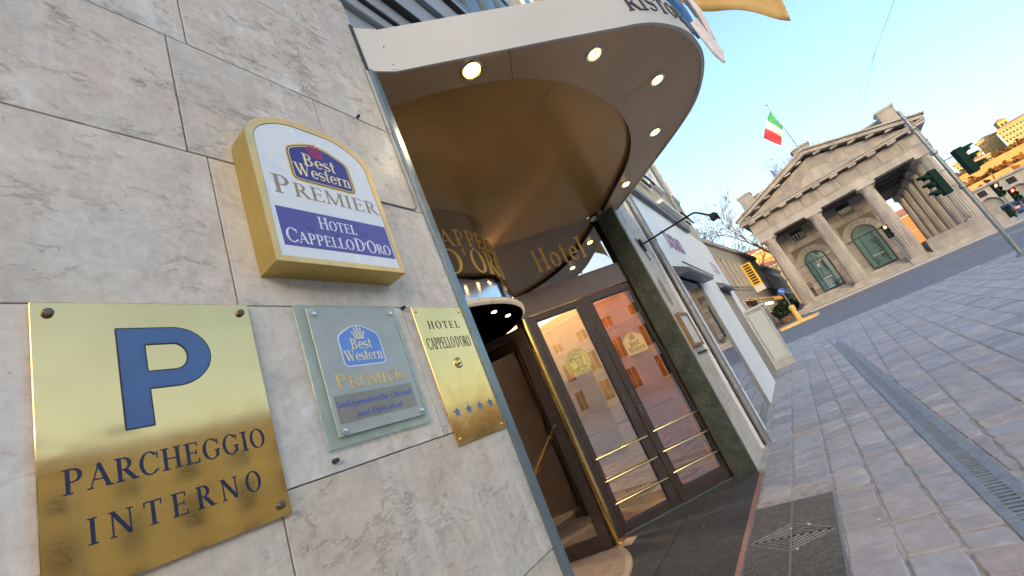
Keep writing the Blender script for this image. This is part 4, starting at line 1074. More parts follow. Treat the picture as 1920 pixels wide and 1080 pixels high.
# flags hanging over the canopy
def cloth(name, mt, par, fn, nu=18, nv=14, thick=.003):
    vs = [fn(i / nu, j / nv) for i in range(nu + 1) for j in range(nv + 1)]; m = nv + 1
    o = MB().add(vs, [(i * m + j, (i + 1) * m + j, (i + 1) * m + j + 1, i * m + j + 1) for i in range(nu) for j in range(nv)]).build(name, mt, par, True)
    md = o.modifiers.new('thickness', 'SOLIDIFY'); md.thickness = thick
    return o
mat('flag_blue', (.05, .16, .42), .7, 0, .12, 6)
mat('flag_white', (.66, .64, .70), .7, 0, .1, 6)
mat('flag_ochre', (.58, .39, .15), .75, 0, .12, 5)
mat('flag_red', (.55, .05, .06), .7)
ff = thing('furled_flag', 'furled blue and white flag hanging beside the canopy edge', 'flag', (4.2, -1.74, 3.6))
def fold(a0, r0, cx, cy, z0, z1, amp):
    def f(u, v):
        z = z1 + (z0 - z1) * v; a = R_(a0 + u * 150); k = r0 * (1 + .25 * math.sin(3 * a + z * 5)) * (1 - .75 * max(0, v - .8) / .2)
        return (cx + k * math.cos(a) + .02 * math.sin(z * 4), cy + k * math.sin(a) + amp * v, z)
    return f
cloth('blue_fold', 'flag_blue', ff, fold(120, .045, 4.2, -1.715, 3.93, 5.4, -.01))
cloth('white_fold', 'flag_white', ff, fold(200, .062, 4.2, -1.79, 3.78, 5.4, .0))
cloth('white_tail', 'flag_white', ff, fold(140, .040, 4.2, -1.755, 3.58, 4.1, -.01))
MB().tube([(4.2, -.01, 4.9), (4.2, -1.85, 5.5)], .02, 8).build('flag_pole', 'steel_trim', ff, True)
of = thing('ochre_flag', 'ochre yellow flag with red emblem flying above the canopy', 'flag', (4.55, -1.8, 4.5))
A_, B_, C_ = Vector((4.30, -1.78, 4.50)), Vector((4.62, -2.43, 3.74)), Vector((4.66, -2.66, 4.75))
def oc(u, v):
    lo = A_.lerp(B_, u) + Vector((0, .03 * math.sin(u * 6.3), -.05 * math.sin(u * 3.1))); up = lo + Vector((.02, -.32, 1.25)).lerp(Vector((.02, -.20, 1.05)), u)
    p = lo.lerp(up, v); p.x += .05 * math.sin(u * 9 + v * 2.5); return p
cloth('flag_cloth', 'flag_ochre', of, oc)
def oc2(du, dv, o=-.006):
    def f(u, v):
        p = oc(.62 + du * u, .18 + dv * v); return p + Vector((o, 0, 0))
    return f
cloth('emblem', 'flag_red', of, oc2(.16, .05), 6, 2); cloth('emblem', 'flag_red', of, oc2(.03, .2), 2, 6); cloth('emblem', 'flag_white', of, (lambda u, v: oc(.65 + .13 * u, .24 + .14 * v) + Vector((-.005, 0, 0))), 5, 4)
MB().tube([(4.4, -.01, 5.2), (4.42, -2.2, 6.6)], .02, 8).build('flag_pole', 'steel_trim', of, True)
# ================================================================ neoclassical gate pavilion
mat('gate_stone', (.36, .33, .305), .8, 0, .26, 1.3, .6, 12, .12, stretch=(1, 1, .4))
mat('gate_trim', (.40, .37, .34), .75, 0, .26, 1.4, .5, 14, stretch=(1, 1, .35))
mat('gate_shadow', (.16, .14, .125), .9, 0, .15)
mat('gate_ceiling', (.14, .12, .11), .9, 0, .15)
mat('frame_green', (.045, .07, .065), .4, .3)
mat('window_sky_paint', (.85, .82, .62), .3, 0, .2, 1)  # cream colour stands in for low sky reflected in the second window
mat('window_green', (.30, .55, .50), .2, 0, .1, 2)
pane_mat('gate_glass', (.80, .92, .90), .22)
GA = Vector((46.5, -2.37, 1.487)); GT = R_(-95.5)
gU = Vector((math.cos(GT), math.sin(GT), 0)); gV = Vector((-math.sin(GT), math.cos(GT), 0))
def gT(p): return GA + gU * p.x + gV * p.y + Z_ * p.z
gate = thing('gate_pavilion', 'neoclassical stone gate pavilion with columns and pediment across the road', 'building', tuple(GA))
def gb(u0, u1, v0, v1, w0, w1, name, m, par=None, c=.02): return MB(gT).bbox(u0, u1, v0, v1, w0, w1, c).build(name, m, par or gate)
gb(-1.3, 13.4, -1.0, 22, -.9, .0, 'stylobate', 'gate_trim'); gb(-.9, 8.7, .75, 22, 0, .25, 'step', 'gate_trim'); gb(-.9, 8.7, 1.2, 22, .25, .5, 'step', 'gate_trim')
gb(8.75, 13.2, -.85, 22, 0, .6, 'podium', 'gate_stone'); gb(8.78, 13.17, -.82, 21.9, .6, 1.0, 'podium', 'gate_stone')
def column(u, v, w0, w1, r0=.56, r1=.45):
    NF = 40; cap = .62; sh1 = w1 - cap; b = MB(gT); prof = [(r0 * 1.0, w0 + .12), (r0 * .985, w0 + (sh1 - w0) * .35), (r1 * 1.03, w0 + (sh1 - w0) * .8), (r1, sh1)]
    vs = []; fs = []
    for r, z in prof:
        for k in range(NF):
            a = 2 * math.pi * k / NF; q = r * (1.0 if k % 2 == 0 else .885); vs.append((u + q * math.cos(a), v + q * math.sin(a), z))
    for i in range(len(prof) - 1):
        for k in range(NF): fs.append((i * NF + k, i * NF + (k + 1) % NF, (i + 1) * NF + (k + 1) % NF, (i + 1) * NF + k))
    b.add(vs, fs); col = b.build('column', 'gate_trim', gate)
    MB(gT).lathe([(r1 * 1.02, sh1 - .02), (r1 * 1.06, sh1 + .1), (r1 * 1.35, sh1 + .30), (r1 * 1.35, sh1 + .34)], (u, v, 0), 24).build('capital', 'gate_trim', col, True)
    k = r1 * 1.5; MB(gT).bbox(u - k, u + k, v - k, v + k, sh1 + .34, w1 - .002, .01).build('abacus', 'gate_trim', col)
    k = r0 * 1.15; MB(gT).bbox(u - k, u + k, v - k, v + k, w0 + .002, w0 + .13, .01).build('column_base', 'gate_trim', col)
TOP = 7.07
for u in (0, 4, 8): column(u, 0, 0, TOP)
for v in (0, 3.6, 7.6, 11.8, 16.0, 20.3): column(12.0, v, 1.0, TOP, .50, .40)
# wall with ashlar blocks, arches and small square windows
WV = 3.2
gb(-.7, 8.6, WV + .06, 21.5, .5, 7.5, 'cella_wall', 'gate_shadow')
arches = [(2.1, .88, .66, 4.45), (6.2, .92, .66, 4.6)]; sqs = [(2.05, 6.05), (6.15, 6.1)]
SQW, SQH = .5, .85
nc = 11; ch = (7.07 - .5) / nc
def clip_block(u0, u1, w0, w1):
    segs = [(u0, u1)]
    cuts = []
    for (c, hw, s, t) in arches:
        if w0 < t + .42: 
            zc = t - hw; k = hw + .04 if w1 <= zc else hw + .5
            cuts.append((c - k, c + k))
    for (c, z) in sqs:
        if w1 > z - .05 and w0 < z + SQH + .05: cuts.append((c - SQW - .05, c + SQW + .05))
    for a, b_ in cuts:
        ns = []
        for s0, s1 in segs:
            if b_ <= s0 or a >= s1: ns.append((s0, s1)); continue
            if a - s0 > .06: ns.append((s0, a))
            if s1 - b_ > .06: ns.append((b_, s1))
        segs = ns
    return segs
for k in range(nc):
    u = -.7 - (.65 if k % 2 else 0); w0 = .5 + k * ch
    while u < 8.6:
        a, b_ = max(u, -.7), min(u + 1.3, 8.6)
        if b_ - a > .1:
            for s0, s1 in clip_block(a, b_, w0, w0 + ch):
                MB(gT).bbox(s0 + .012, s1 - .012, WV + random.uniform(-.012, .012), WV + .08, w0 + .012, w0 + ch - .012, .012).build('wall_block', 'gate_stone', gate)
        u += 1.3
def arch_window(c, hw, s, t, door):
    zc = t - hw; n = 9
    for k in range(n):
        a0, a1 = R_(180 - 180 * k / n - .8), R_(180 - 180 * (k + 1) / n + .8); r0, r1 = hw + .05, hw + .62
        pts = [(c + r0 * math.cos(a0), zc + r0 * math.sin(a0)), (c + r0 * math.cos((a0 + a1) / 2), zc + r0 * math.sin((a0 + a1) / 2)), (c + r0 * math.cos(a1), zc + r0 * math.sin(a1)), (c + r1 * math.cos(a1), zc + r1 * math.sin(a1)), (c + r1 * math.cos(a0), zc + r1 * math.sin(a0))]
        MB(gT).prism(pts, -.02, .10, (Vector((0, WV + .06, 0)), X_, Z_, -Y_)).build('voussoir', 'gate_stone', gate)
    fw_ = (Vector((0, WV + .04, 0)), X_, Z_, -Y_)
    pts = [(c - hw, s), (c + hw, s), (c + hw, zc)] + [(c + hw * math.cos(R_(a)), zc + hw * math.sin(R_(a))) for a in range(10, 180, 10)] + [(c - hw, zc)]
    wn = MB(gT).prism(pts, 0, .01, fw_).build('arched_window', 'gate_glass', gate)
    MB(gT).prism(shrink(pts, .01), -.014, -.004, fw_).build('window_backing', 'window_green' if door else 'window_sky_paint', wn)
    f = MB(gT); ip = shrink(pts, .09)
    for k in range(len(pts)):
        j = (k + 1) % len(pts); f.prism([pts[k], pts[j], ip[j], ip[k]], .01, .08, fw_)
    f.prism([(c - hw + .09, zc - .05), (c + hw - .09, zc - .05), (c + hw - .09, zc + .05), (c - hw + .09, zc + .05)], .01, .075, fw_)
    for uu in (-.5, .5): f.prism([(c + hw * uu - .035, s + .09), (c + hw * uu + .035, s + .09), (c + hw * uu + .035, zc - .05), (c + hw * uu - .035, zc - .05)], .01, .07, fw_)
    if door:
        for k in range(1, 12):
            a = R_(15 * k); f.prism([(c + .12 * math.cos(a - .1), zc + .05 + .12 * math.sin(a - .1)), (c + .12 * math.cos(a + .1), zc + .05 + .12 * math.sin(a + .1)), (c + (hw - .1) * math.cos(a + .012), zc + (hw - .1) * math.sin(a + .012)), (c + (hw - .1) * math.cos(a - .012), zc + (hw - .1) * math.sin(a - .012))], .012, .04, fw_)
    f.build('window_frame', 'frame_green', wn)
    MB(gT).prism([(c - hw * .5, s + 1.0), (c + hw * .5, s + 1.0), (c + hw * .5, s + 1.06), (c - hw * .5, s + 1.06)], .012, .03, fw_).build('glazing_bar', 'panel_white', wn)
    if door: MB(gT).prism([(c - .18, s + 2.2), (c + .05, s + 2.2), (c + .05, s + 2.5), (c - .18, s + 2.5)], .012, .03, fw_).build('notice', 'paper', wn)
arch_window(*arches[0], True); arch_window(*arches[1], False)
for (c, z) in sqs:
    wn = MB(gT).box(c - SQW, c + SQW, WV + .05, WV + .058, z, z + SQH).build('square_window', 'dark_window', gate)
    f = MB(gT)
    for k in range(4): f.box(c - SQW + .1 + k * .27, c - SQW + .13 + k * .27, WV + .0, WV + .045, z, z + .45)
    f.box(c - SQW, c + SQW, WV, WV + .045, z + .45, z + .5); f.build('window_grille', 'panel_white', wn)
# ceiling, entablature, pediment
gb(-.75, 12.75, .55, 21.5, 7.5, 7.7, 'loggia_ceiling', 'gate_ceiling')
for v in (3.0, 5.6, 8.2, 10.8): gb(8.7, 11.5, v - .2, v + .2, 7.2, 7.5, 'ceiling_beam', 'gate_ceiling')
gb(-.72, 12.72, -.5, .55, TOP, 7.72, 'architrave', 'gate_trim'); gb(11.5, 12.72, .55, 21.4, TOP, 7.72, 'architrave', 'gate_trim')
gb(-.72, -.1, .55, 21.4, TOP + .43, 7.72, 'architrave', 'gate_trim')
gb(-.78, 12.78, -.56, 21.5, 7.72, 7.84, 'taenia', 'gate_trim')
u = -.72; fu = (12.72 + .72) / 9
for k in range(9): gb(u + .006, u + fu - .006, -.50, .6, 7.84, 8.78, 'frieze_block', 'gate_stone'); u += fu
gb(12.1, 12.70, .6, 21.4, 7.84, 8.78, 'frieze_side', 'gate_stone'); gb(-.70, -.1, .6, 21.4, 7.84, 8.78, 'frieze_side', 'gate_stone')
for k in range(10):
    uu = -.3 + k * 1.4; gb(uu - .30, uu + .30, -1.08, -.45, 8.74, 8.93, 'mutule', 'gate_trim')
gb(-1.2, 13.2, -1.1, 22, 8.94, 9.15, 'cornice', 'gate_trim'); gb(-1.3, 13.3, -1.2, 22.1, 9.15, 9.27, 'cornice', 'gate_trim')
AP = 12.0; fr_ = (Vector((0, 0, 0)), X_, Z_, -Y_)
MB(gT).prism([(-.6, 9.272), (12.6, 9.272), (6, AP - .45)], -22, .42, fr_).build('tympanum', 'gate_stone', gate)
for s in (-1, 1):
    e = 6 + s * 7.3
    MB(gT).prism([(e, 9.27), (e, 9.55), (6, AP + .15), (6, AP - .20)], -22, 1.1, fr_).build('raking_cornice', 'gate_trim', gate)
    e2 = 6 + s * 7.45
    MB(gT).prism([(e2, 9.55), (e2, 9.68), (6, AP + .30), (6, AP + .152)], -22, 1.25, fr_).build('raking_cornice', 'gate_trim', gate)
    for k in range(6):
        t = .12 + k * .155; uu = 6 + s * 7.3 * (1 - t); ww = 9.27 + (AP - .20 - 9.27) * t
        MB(gT).bbox(uu - .28, uu + .28, -1.0, -.42, ww - .20, ww - .06, .01).build('mutule', 'gate_trim', gate)
# blind arch and radiating stones in the tympanum, its stone courses
for k in range(11):
    a0, a1 = R_(180 - 180 * k / 11 - .6), R_(180 - 180 * (k + 1) / 11 + .6); r0, r1 = 1.55, min(2.3, 2.3)
    pts = [(6 + r0 * math.cos(a0), 9.30 + r0 * .78 * math.sin(a0)), (6 + r0 * math.cos(a1), 9.30 + r0 * .78 * math.sin(a1)), (6 + r1 * math.cos(a1), 9.30 + r1 * .8 * math.sin(a1)), (6 + r1 * math.cos(a0), 9.30 + r1 * .8 * math.sin(a0))]
    MB(gT).prism(pts, .42, .455, fr_).build('voussoir', 'gate_stone', gate)
MB(gT).prism([(6 + 1.52 * math.cos(R_(a)), 9.29 + 1.52 * .78 * math.sin(R_(a))) for a in range(0, 181, 10)], .42, .435, fr_).build('blind_arch', 'gate_trim', gate)
for k in range(3):
    w0 = 9.29 + k * .6; u0 = -.6 + 6.6 * (w0 + .6 - 9.272) / (AP - .45 - 9.272) + .1
    for s in (0, 1):
        uu = u0
        while uu < 3.6 - .35 * k and uu < 3.5:
            e = min(uu + 1.2, 3.62 + .1 * k)
            a, b_ = (uu, e) if s == 0 else (12 - e, 12 - uu)
            if b_ - a > .15: MB(gT).bbox(a + .01, b_ - .01, -.45, -.40, w0 + .01, w0 + .59, .01).build('wall_block', 'gate_stone', gate)
            uu += 1.2
gb(-.25, 12.5, 3.0, 11.5, 9.3, 11.75, 'attic', 'gate_stone'); gb(-.35, 12.6, 2.9, 11.6, 11.75, 11.95, 'attic_coping', 'gate_trim')
for u in (.15, 12.35): gb(u - .6, u + .6, 1.9, 3.0, 9.3, 12.1, 'pedestal', 'gate_stone'); gb(u - .68, u + .68, 1.82, 3.08, 12.1, 12.32, 'pedestal_cap', 'gate_trim')
gb(5.35, 6.65, -.75, .3, 11.9, 12.55, 'pedestal', 'gate_stone'); gb(5.22, 6.78, -.88, .43, 12.55, 12.7, 'pedestal_cap', 'gate_trim'); gb(5.5, 6.5, -.6, .15, 12.7, 12.85, 'pedestal_cap', 'gate_trim')
# flags on the gate
mat('flag_green', (.02, .22, .09), .7, 0, .1); mat('flag_cream', (.70, .62, .56), .7, 0, .1); mat('flag_scarlet', (.65, .05, .07), .7, 0, .1); mat('flag_eu', (.06, .10, .32), .7)
fp_ = gT(Vector((6.0, -.2, 12.85)))
fl = thing('tricolour_flag', 'green white and red flag on a pole over the pediment', 'flag', tuple(fp_))
MB().tube([fp_, fp_ + Z_ * 4.95], [.05, .03], 8).lathe([(0, 0), (.09, .08), (0, .2)], tuple(fp_ + Z_ * 4.95), 8).build('flag_pole', 'steel_trim', fl)
def band(t0, t1):
    def f(u, v):
        t = t0 + (t1 - t0) * u
        hz = 1.85 * (1 - .15 * t)
        p = fp_ + Z_ * (4.35 - hz * v - 1.75 * t ** 1.1) - gU * (1.75 * t + .08 * math.sin(5 * t + 3 * v)) + gV * (.25 * math.sin(7 * t + 2 * v) * t)
        p += gU * (.9 * v * t); return p
    return f
for t0, t1, m_ in ((0, .333, 'flag_green'), (.333, .667, 'flag_cream'), (.667, 1, 'flag_scarlet')): cloth('flag_stripe', m_, fl, band(t0, t1), 8, 8, .01)
f2 = gT(Vector((3.2, 9.0, 11.7)))
fe = thing('blue_flag', 'small dark blue flag just showing behind the pediment slope', 'flag', tuple(f2))
MB().tube([f2, f2 + Z_ * 4.2], .04, 8).build('flag_pole', 'steel_trim', fe)
cloth('flag_cloth', 'flag_eu', fe, lambda u, v: f2 + Z_ * (3.3 - 1.0 * v - .9 * u) + gU * (.5 * u + .08 * math.sin(6 * u)), 6, 6, .01)
# ================================================================ road
def sheet(name, pts, dz, mt, nx=14):
    """four-sided ground sheet (corners xy) following the street level"""
    a, b_, c, d = [Vector(p) for p in pts]; vs = []; fs = []
    for i in range(nx + 1):
        t = i / nx; p, q = a.lerp(b_, t), d.lerp(c, t)
        for r in (p, q): vs.append((r.x, r.y, zg(r.x) + dz))
    for i in range(nx): fs.append((2 * i, 2 * i + 2, 2 * i + 3, 2 * i + 1))
    return struct(MB().add(vs, fs).build(name, mt))
def strip_box(name, p, q, wd, h0, h1, mt, seg=10, st=True, par=None):
    p, q = Vector(p), Vector(q); e = (q - p).normalized(); n = Vector((-e.y, e.x)) * wd / 2; b = MB()
    vs = []; fs = []
    for i in range(seg + 1):
        r = p.lerp(q, i / seg)
        for s, h in ((1, h0), (-1, h0), (-1, h1), (1, h1)): vs.append((r.x + n.x * s, r.y + n.y * s, zg(r.x) + h))
    for i in range(seg):
        for k in range(4): fs.append((4 * i + k, 4 * i + (k + 1) % 4, 4 * i + 4 + (k + 1) % 4, 4 * i + 4 + k))
    fs += [(0, 1, 2, 3), (4 * seg, 4 * seg + 1, 4 * seg + 2, 4 * seg + 3)]
    o = b.add(vs, fs).build(name, mt, par); return struct(o) if st else o
sheet('road', [(21.1, 60), (41.9, 60), (44.2, -60), (21.1, -60)], -.012, 'asphalt', 12)
sheet('side_street', [(15.3, .5), (21.1, .5), (21.1, 40), (15.3, 40)], -.004, 'asphalt', 8)
sheet('avenue', [(41.9, 3.8), (160, -7), (160, -16), (43.0, -1.2)], -.006, 'asphalt', 24)
strip_box('gutter_strip', (21.2, 12), (21.2, -45), .26, -.03, -.004, 'black_void' if False else 'drain_steel')
strip_box('kerb', (42.6, -1.9), (44.6, -40), .35, -.05, .14, 'kerb_granite')
strip_box('kerb', (42.3, 4.0), (41.9, 40), .35, -.05, .14, 'kerb_granite')
sheet('far_pavement', [(42.7, -1.9), (75, -4.5), (75, -40), (44.7, -40)], .135, 'kerb_granite', 10)
strip_box('road_line', (39.6, 10), (41.4, -40), .14, -.008, -.006, 'paint_white')
for k in range(9): strip_box('crossing_stripe', (24.0 + k * 1.35, -11.2), (24.0 + k * 1.35, -15.6), .55, -.008, -.005, 'paint_white', 2)
for k in range(10): strip_box('crossing_stripe', (33.2, -16.5 - k * 1.3), (38.8, -16.5 - k * 1.3), .5, -.008, -.005, 'paint_white', 3)
for y0 in (-3, -9): strip_box('lane_mark', (33.4, y0), (33.5, y0 - 3), .12, -.008, -.005, 'paint_white', 2)
strip_box('arrow_mark', (24.5, 1.0), (27.5, .55), .25, -.008, -.005, 'paint_white', 2)
ti = thing('traffic_island', 'low kerbed traffic island edged in yellow paint', 'kerb', (33, 0, zg(33)))
strip_box('island_kerb', (32.7, .3), (33.6, -1.95), .3, -.03, .15, 'paint_yellow', 4, False, ti)
strip_box('island_top', (34.6, .4), (35.4, -1.7), 2.6, -.03, .12, 'kerb_granite', 4, False, ti)
yb_ = thing('yellow_bollard', 'yellow keep-left bollard standing on the traffic island', 'bollard', (33.6, -1.0, zg(33.6) + .12))
z0 = zg(33.6) + .12
MB().lathe([(.24, z0), (.24, z0 + .06), (.17, z0 + .1), (.15, z0 + .75), (.19, z0 + .8), (.19, z0 + 1.05), (.1, z0 + 1.1)], (33.6, -1.0, 0), 14).build('bollard_body', 'paint_yellow', yb_, True)
sp_ = thing('sign_post', 'grey sign post with a round blue sign behind the yellow bollard', 'sign', (34.6, -1.0, zg(34.6)))
mat('sign_disc_blue', (.03, .12, .5), .4)
MB().tube([(34.6, -1.0, zg(34.6)), (34.6, -1.0, zg(34.6) + 2.6)], .035, 8).build('post', 'pipe_grey', sp_)
MB().lathe([(.0, .0), (.22, .0), (.22, .02), (0, .021)], (34.55, -1.0, zg(34.6) + 2.3), 20, frame=(Y_, Z_, -X_)).build('sign_face', 'sign_disc_blue', sp_)
MB().prism([(-.14, -.02), (.14, -.02), (.14, .02), (-.14, .02)], .021, .024, (Vector((34.55, -1.0, zg(34.6) + 2.3)), Vector((0, .7, .7)), Vector((0, -.7, .7)), -X_)).build('sign_arrow', 'panel_white', sp_)

# ================================================================ traffic signals
mat('signal_green', (.008, .030, .022), .8, 0, .2, 8, spec=.15)
mat('signal_red_lit', (.9, .05, .03), .3, emit=((1.0, .06, .03), 6.0))
mat('signal_off', (.03, .03, .03), .25)
mat('galvanised', (.25, .275, .30), .45, .6, .12, 5)
def signal_head(par, c, face, lit=None, s=1.0, visors=True):
    """three-lamp head centred at c, looking along face (unit xy)"""
    f = Vector((face[0], face[1], 0)).normalized(); u = Vector((-f.y, f.x, 0)); fr = (Vector(c), u, Z_, f); b = MB()
    b.prism(rounded([(-.16 * s, -.5 * s), (.16 * s, -.5 * s), (.16 * s, .5 * s), (-.16 * s, .5 * s)], .05 * s, 3), -.13 * s, .08 * s, fr)
    hd = b.build('signal_head', 'signal_green', par)
    for k in range(3):
        z = (.33 - .33 * k) * s; on = lit == k
        MB().lathe([(.105 * s, 0), (.09 * s, .03 * s), (0, .045 * s)], tuple(Vector(c) + Z_ * z + f * .082 * s), 14, frame=(u, Z_, f)).build('signal_lamp', 'signal_red_lit' if on else 'signal_off', hd, True)
        if visors:
            v = MB(); prof = [(.135 * s, .08 * s), (.135 * s, .40 * s)]; m = 13; vs = []
            for r, w_ in prof:
                for q in range(m):
                    a = R_(-30 + 240 * q / (m - 1)); vs.append(Vector(c) + Z_ * z + u * (r * math.cos(a)) + Z_ * (r * math.sin(a)) + f * (w_ - (.14 * s if w_ > .1 * s and not 20 <= math.degrees(a) <= 160 else 0)))
            v.add(vs, [(q, q + 1, m + q + 1, m + q) for q in range(m - 1)])
            vo = v.build('visor', 'signal_green', hd, True); md = vo.modifiers.new('thickness', 'SOLIDIFY'); md.thickness = .012
    return hd
PB_ = Vector((18.3, -6.72, zg(18.3)))
tp = thing('signal_pole', 'tall grey traffic signal pole with two green signal heads, nearest', 'traffic light', tuple(PB_))
MB().tube([PB_, PB_ + Z_ * 1.2, PB_ + Z_ * 5.5], [.07, .066, .05], 12).build('pole', 'galvanised', tp, True)
for z in (2.4, 3.7, 4.7): MB().lathe([(.07, z), (.095, z + .02), (.095, z + .1), (.085, z + .12)], tuple(PB_), 12).build('pole_band', 'pipe_grey', tp, True)
MB().lathe([(.14, .0), (.14, .04), (.09, .1)], tuple(PB_), 14).build('pole_base', 'galvanised', tp)
signal_head(tp, PB_ + Vector((.05, -.46, 3.12)), (.12, -1), None, .88); signal_head(tp, PB_ + Vector((-.05, .40, 2.88)), (-.1, 1), None, .88)
for y_, z_ in ((-.3, 3.4), (-.3, 2.85), (.26, 3.15), (.26, 2.6)): MB().tube([PB_ + Vector((.03 if y_ < 0 else -.03, y_, z_)), PB_ + Vector((0, 0, z_))], .018, 6).build('head_bracket', 'galvanised', tp)
def small_signal(loc, h, label, lit=0, face=(-1, -.1), s=1.0):
    t = thing('traffic_signal', label, 'traffic light', loc, 'traffic signals across the junction')
    p = Vector(loc); MB().tube([p, p + Z_ * (h + .3)], .05, 8).build('pole', 'galvanised', t, True)
    signal_head(t, p + Vector((-.12, 0, h - .15)), face, lit, s); return t
small_signal((43.2, -9.2, zg(43.2) + .14), 3.2, 'traffic signal showing red in front of the gate columns', s=1.1)
small_signal((57.0, -20.1, zg(57)), 3.0, 'traffic signal showing red, farther left of the pair beyond the pole', s=1.35)
small_signal((52.0, -19.0, zg(52)), 2.0, 'traffic signal showing red at the right edge of the picture', s=1.15)

# ================================================================ people
mat('skin', (.50, .30, .22), .6); mat('hair_dark', (.03, .02, .015), .7); mat('jacket_grey', (.16, .14, .13), .85, 0, .4, 9); mat('trousers_dark', (.02, .02, .025), .85)
mat('coat_red', (.40, .10, .09), .85); mat('shoe_black', (.015, .015, .015), .5); mat('bag_brown', (.12, .06, .03), .6)
def person(loc, rz, h, label, top, legs, stride=.12, bag=True):
    t = thing('person', label, 'person', loc); s = h / 1.75
    V = {'pel': (0, 0, .95, .15), 'wst': (0, 0, 1.08, .14), 'chs': (0, .01, 1.30, .165), 'nck': (0, .01, 1.48, .06), 'hd0': (0, .03, 1.56, .075), 'hd1': (0, .035, 1.66, .098), 'hd2': (0, .03, 1.74, .07)}
    for sd_, n in ((1, 'r'), (-1, 'l')):
        st = stride * sd_
        V.update({'hp' + n: (.095 * sd_, 0, .90, .10), 'kn' + n: (.10 * sd_, st * .6 + .03, .50, .068), 'an' + n: (.10 * sd_, st, .09, .045), 'to' + n: (.11 * sd_, st + .17, .035, .038),
                  'sh' + n: (.19 * sd_, 0, 1.41, .068), 'el' + n: (.25 * sd_, -.04, 1.13, .048), 'wr' + n: (.22 * sd_, .12 - .05 * sd_, .93, .034), 'ha' + n: (.21 * sd_, .17 - .05 * sd_, .86, .038)})
    E_ = [('pel', 'wst'), ('wst', 'chs'), ('chs', 'nck'), ('nck', 'hd0'), ('hd0', 'hd1'), ('hd1', 'hd2')]
    for n in 'rl': E_ += [('pel', 'hp' + n), ('hp' + n, 'kn' + n), ('kn' + n, 'an' + n), ('an' + n, 'to' + n), ('chs', 'sh' + n), ('sh' + n, 'el' + n), ('el' + n, 'wr' + n), ('wr' + n, 'ha' + n)]
    ks = list(V); me = bpy.data.meshes.new('body'); me.from_pydata([Vector(V[k][:3]) * s for k in ks], [(ks.index(a), ks.index(c)) for a, c in E_], [])
    o = bpy.data.objects.new('body', me); COL.objects.link(o); o.parent = t
    md = o.modifiers.new('skin', 'SKIN')
    for i, k in enumerate(ks):
        r = V[k][3] * s; me.skin_vertices[0].data[i].radius = (r, r); me.skin_vertices[0].data[i].use_root = (k == 'pel')
    sb = o.modifiers.new('sub', 'SUBSURF'); sb.levels = 1; sb.render_levels = 2
    dg = bpy.context.evaluated_depsgraph_get(); m2 = bpy.data.meshes.new_from_object(o.evaluated_get(dg)); o.modifiers.clear(); o.data = m2
    for m_ in ('skin', top, legs, 'shoe_black', 'hair_dark'): m2.materials.append(MATS[m_])
    for p in m2.polygons:
        c = p.center / s; p.use_smooth = True
        if c.z < .10: p.material_index = 3
        elif c.z > 1.50: p.material_index = 4 if (c.y < .03 or c.z > 1.72) else 0
        elif abs(c.x) > .16 and c.z < .96: p.material_index = 0
        elif c.z < .92: p.material_index = 2
        else: p.material_index = 1
    if bag:
        MB().bbox(.22 * s, .34 * s, -.12 * s, .16 * s, .78 * s, 1.0 * s, .02).build('shoulder_bag', 'bag_brown', None).parent = t
        MB().tube([Vector((.28, 0, 1.0)) * s, Vector((.16, .1, 1.42)) * s, Vector((-.05, .15, 1.2)) * s], .012, 6).build('bag_strap', 'bag_brown', None).parent = t
    t.rotation_euler = (0, 0, rz); return t
pp_ = gT(Vector((.55, 2.2, .5)))
person(tuple(pp_), R_(100), 1.72, 'person in a patterned grey jacket and dark trousers by the arched door', 'jacket_grey', 'trousers_dark')
p2 = on_x(1852, 437, 44.6); person((44.9, p2.y, zg(44.9) + .135), R_(60), 1.70, 'person in a red coat walking past the corner column', 'coat_red', 'trousers_dark', .2, False)

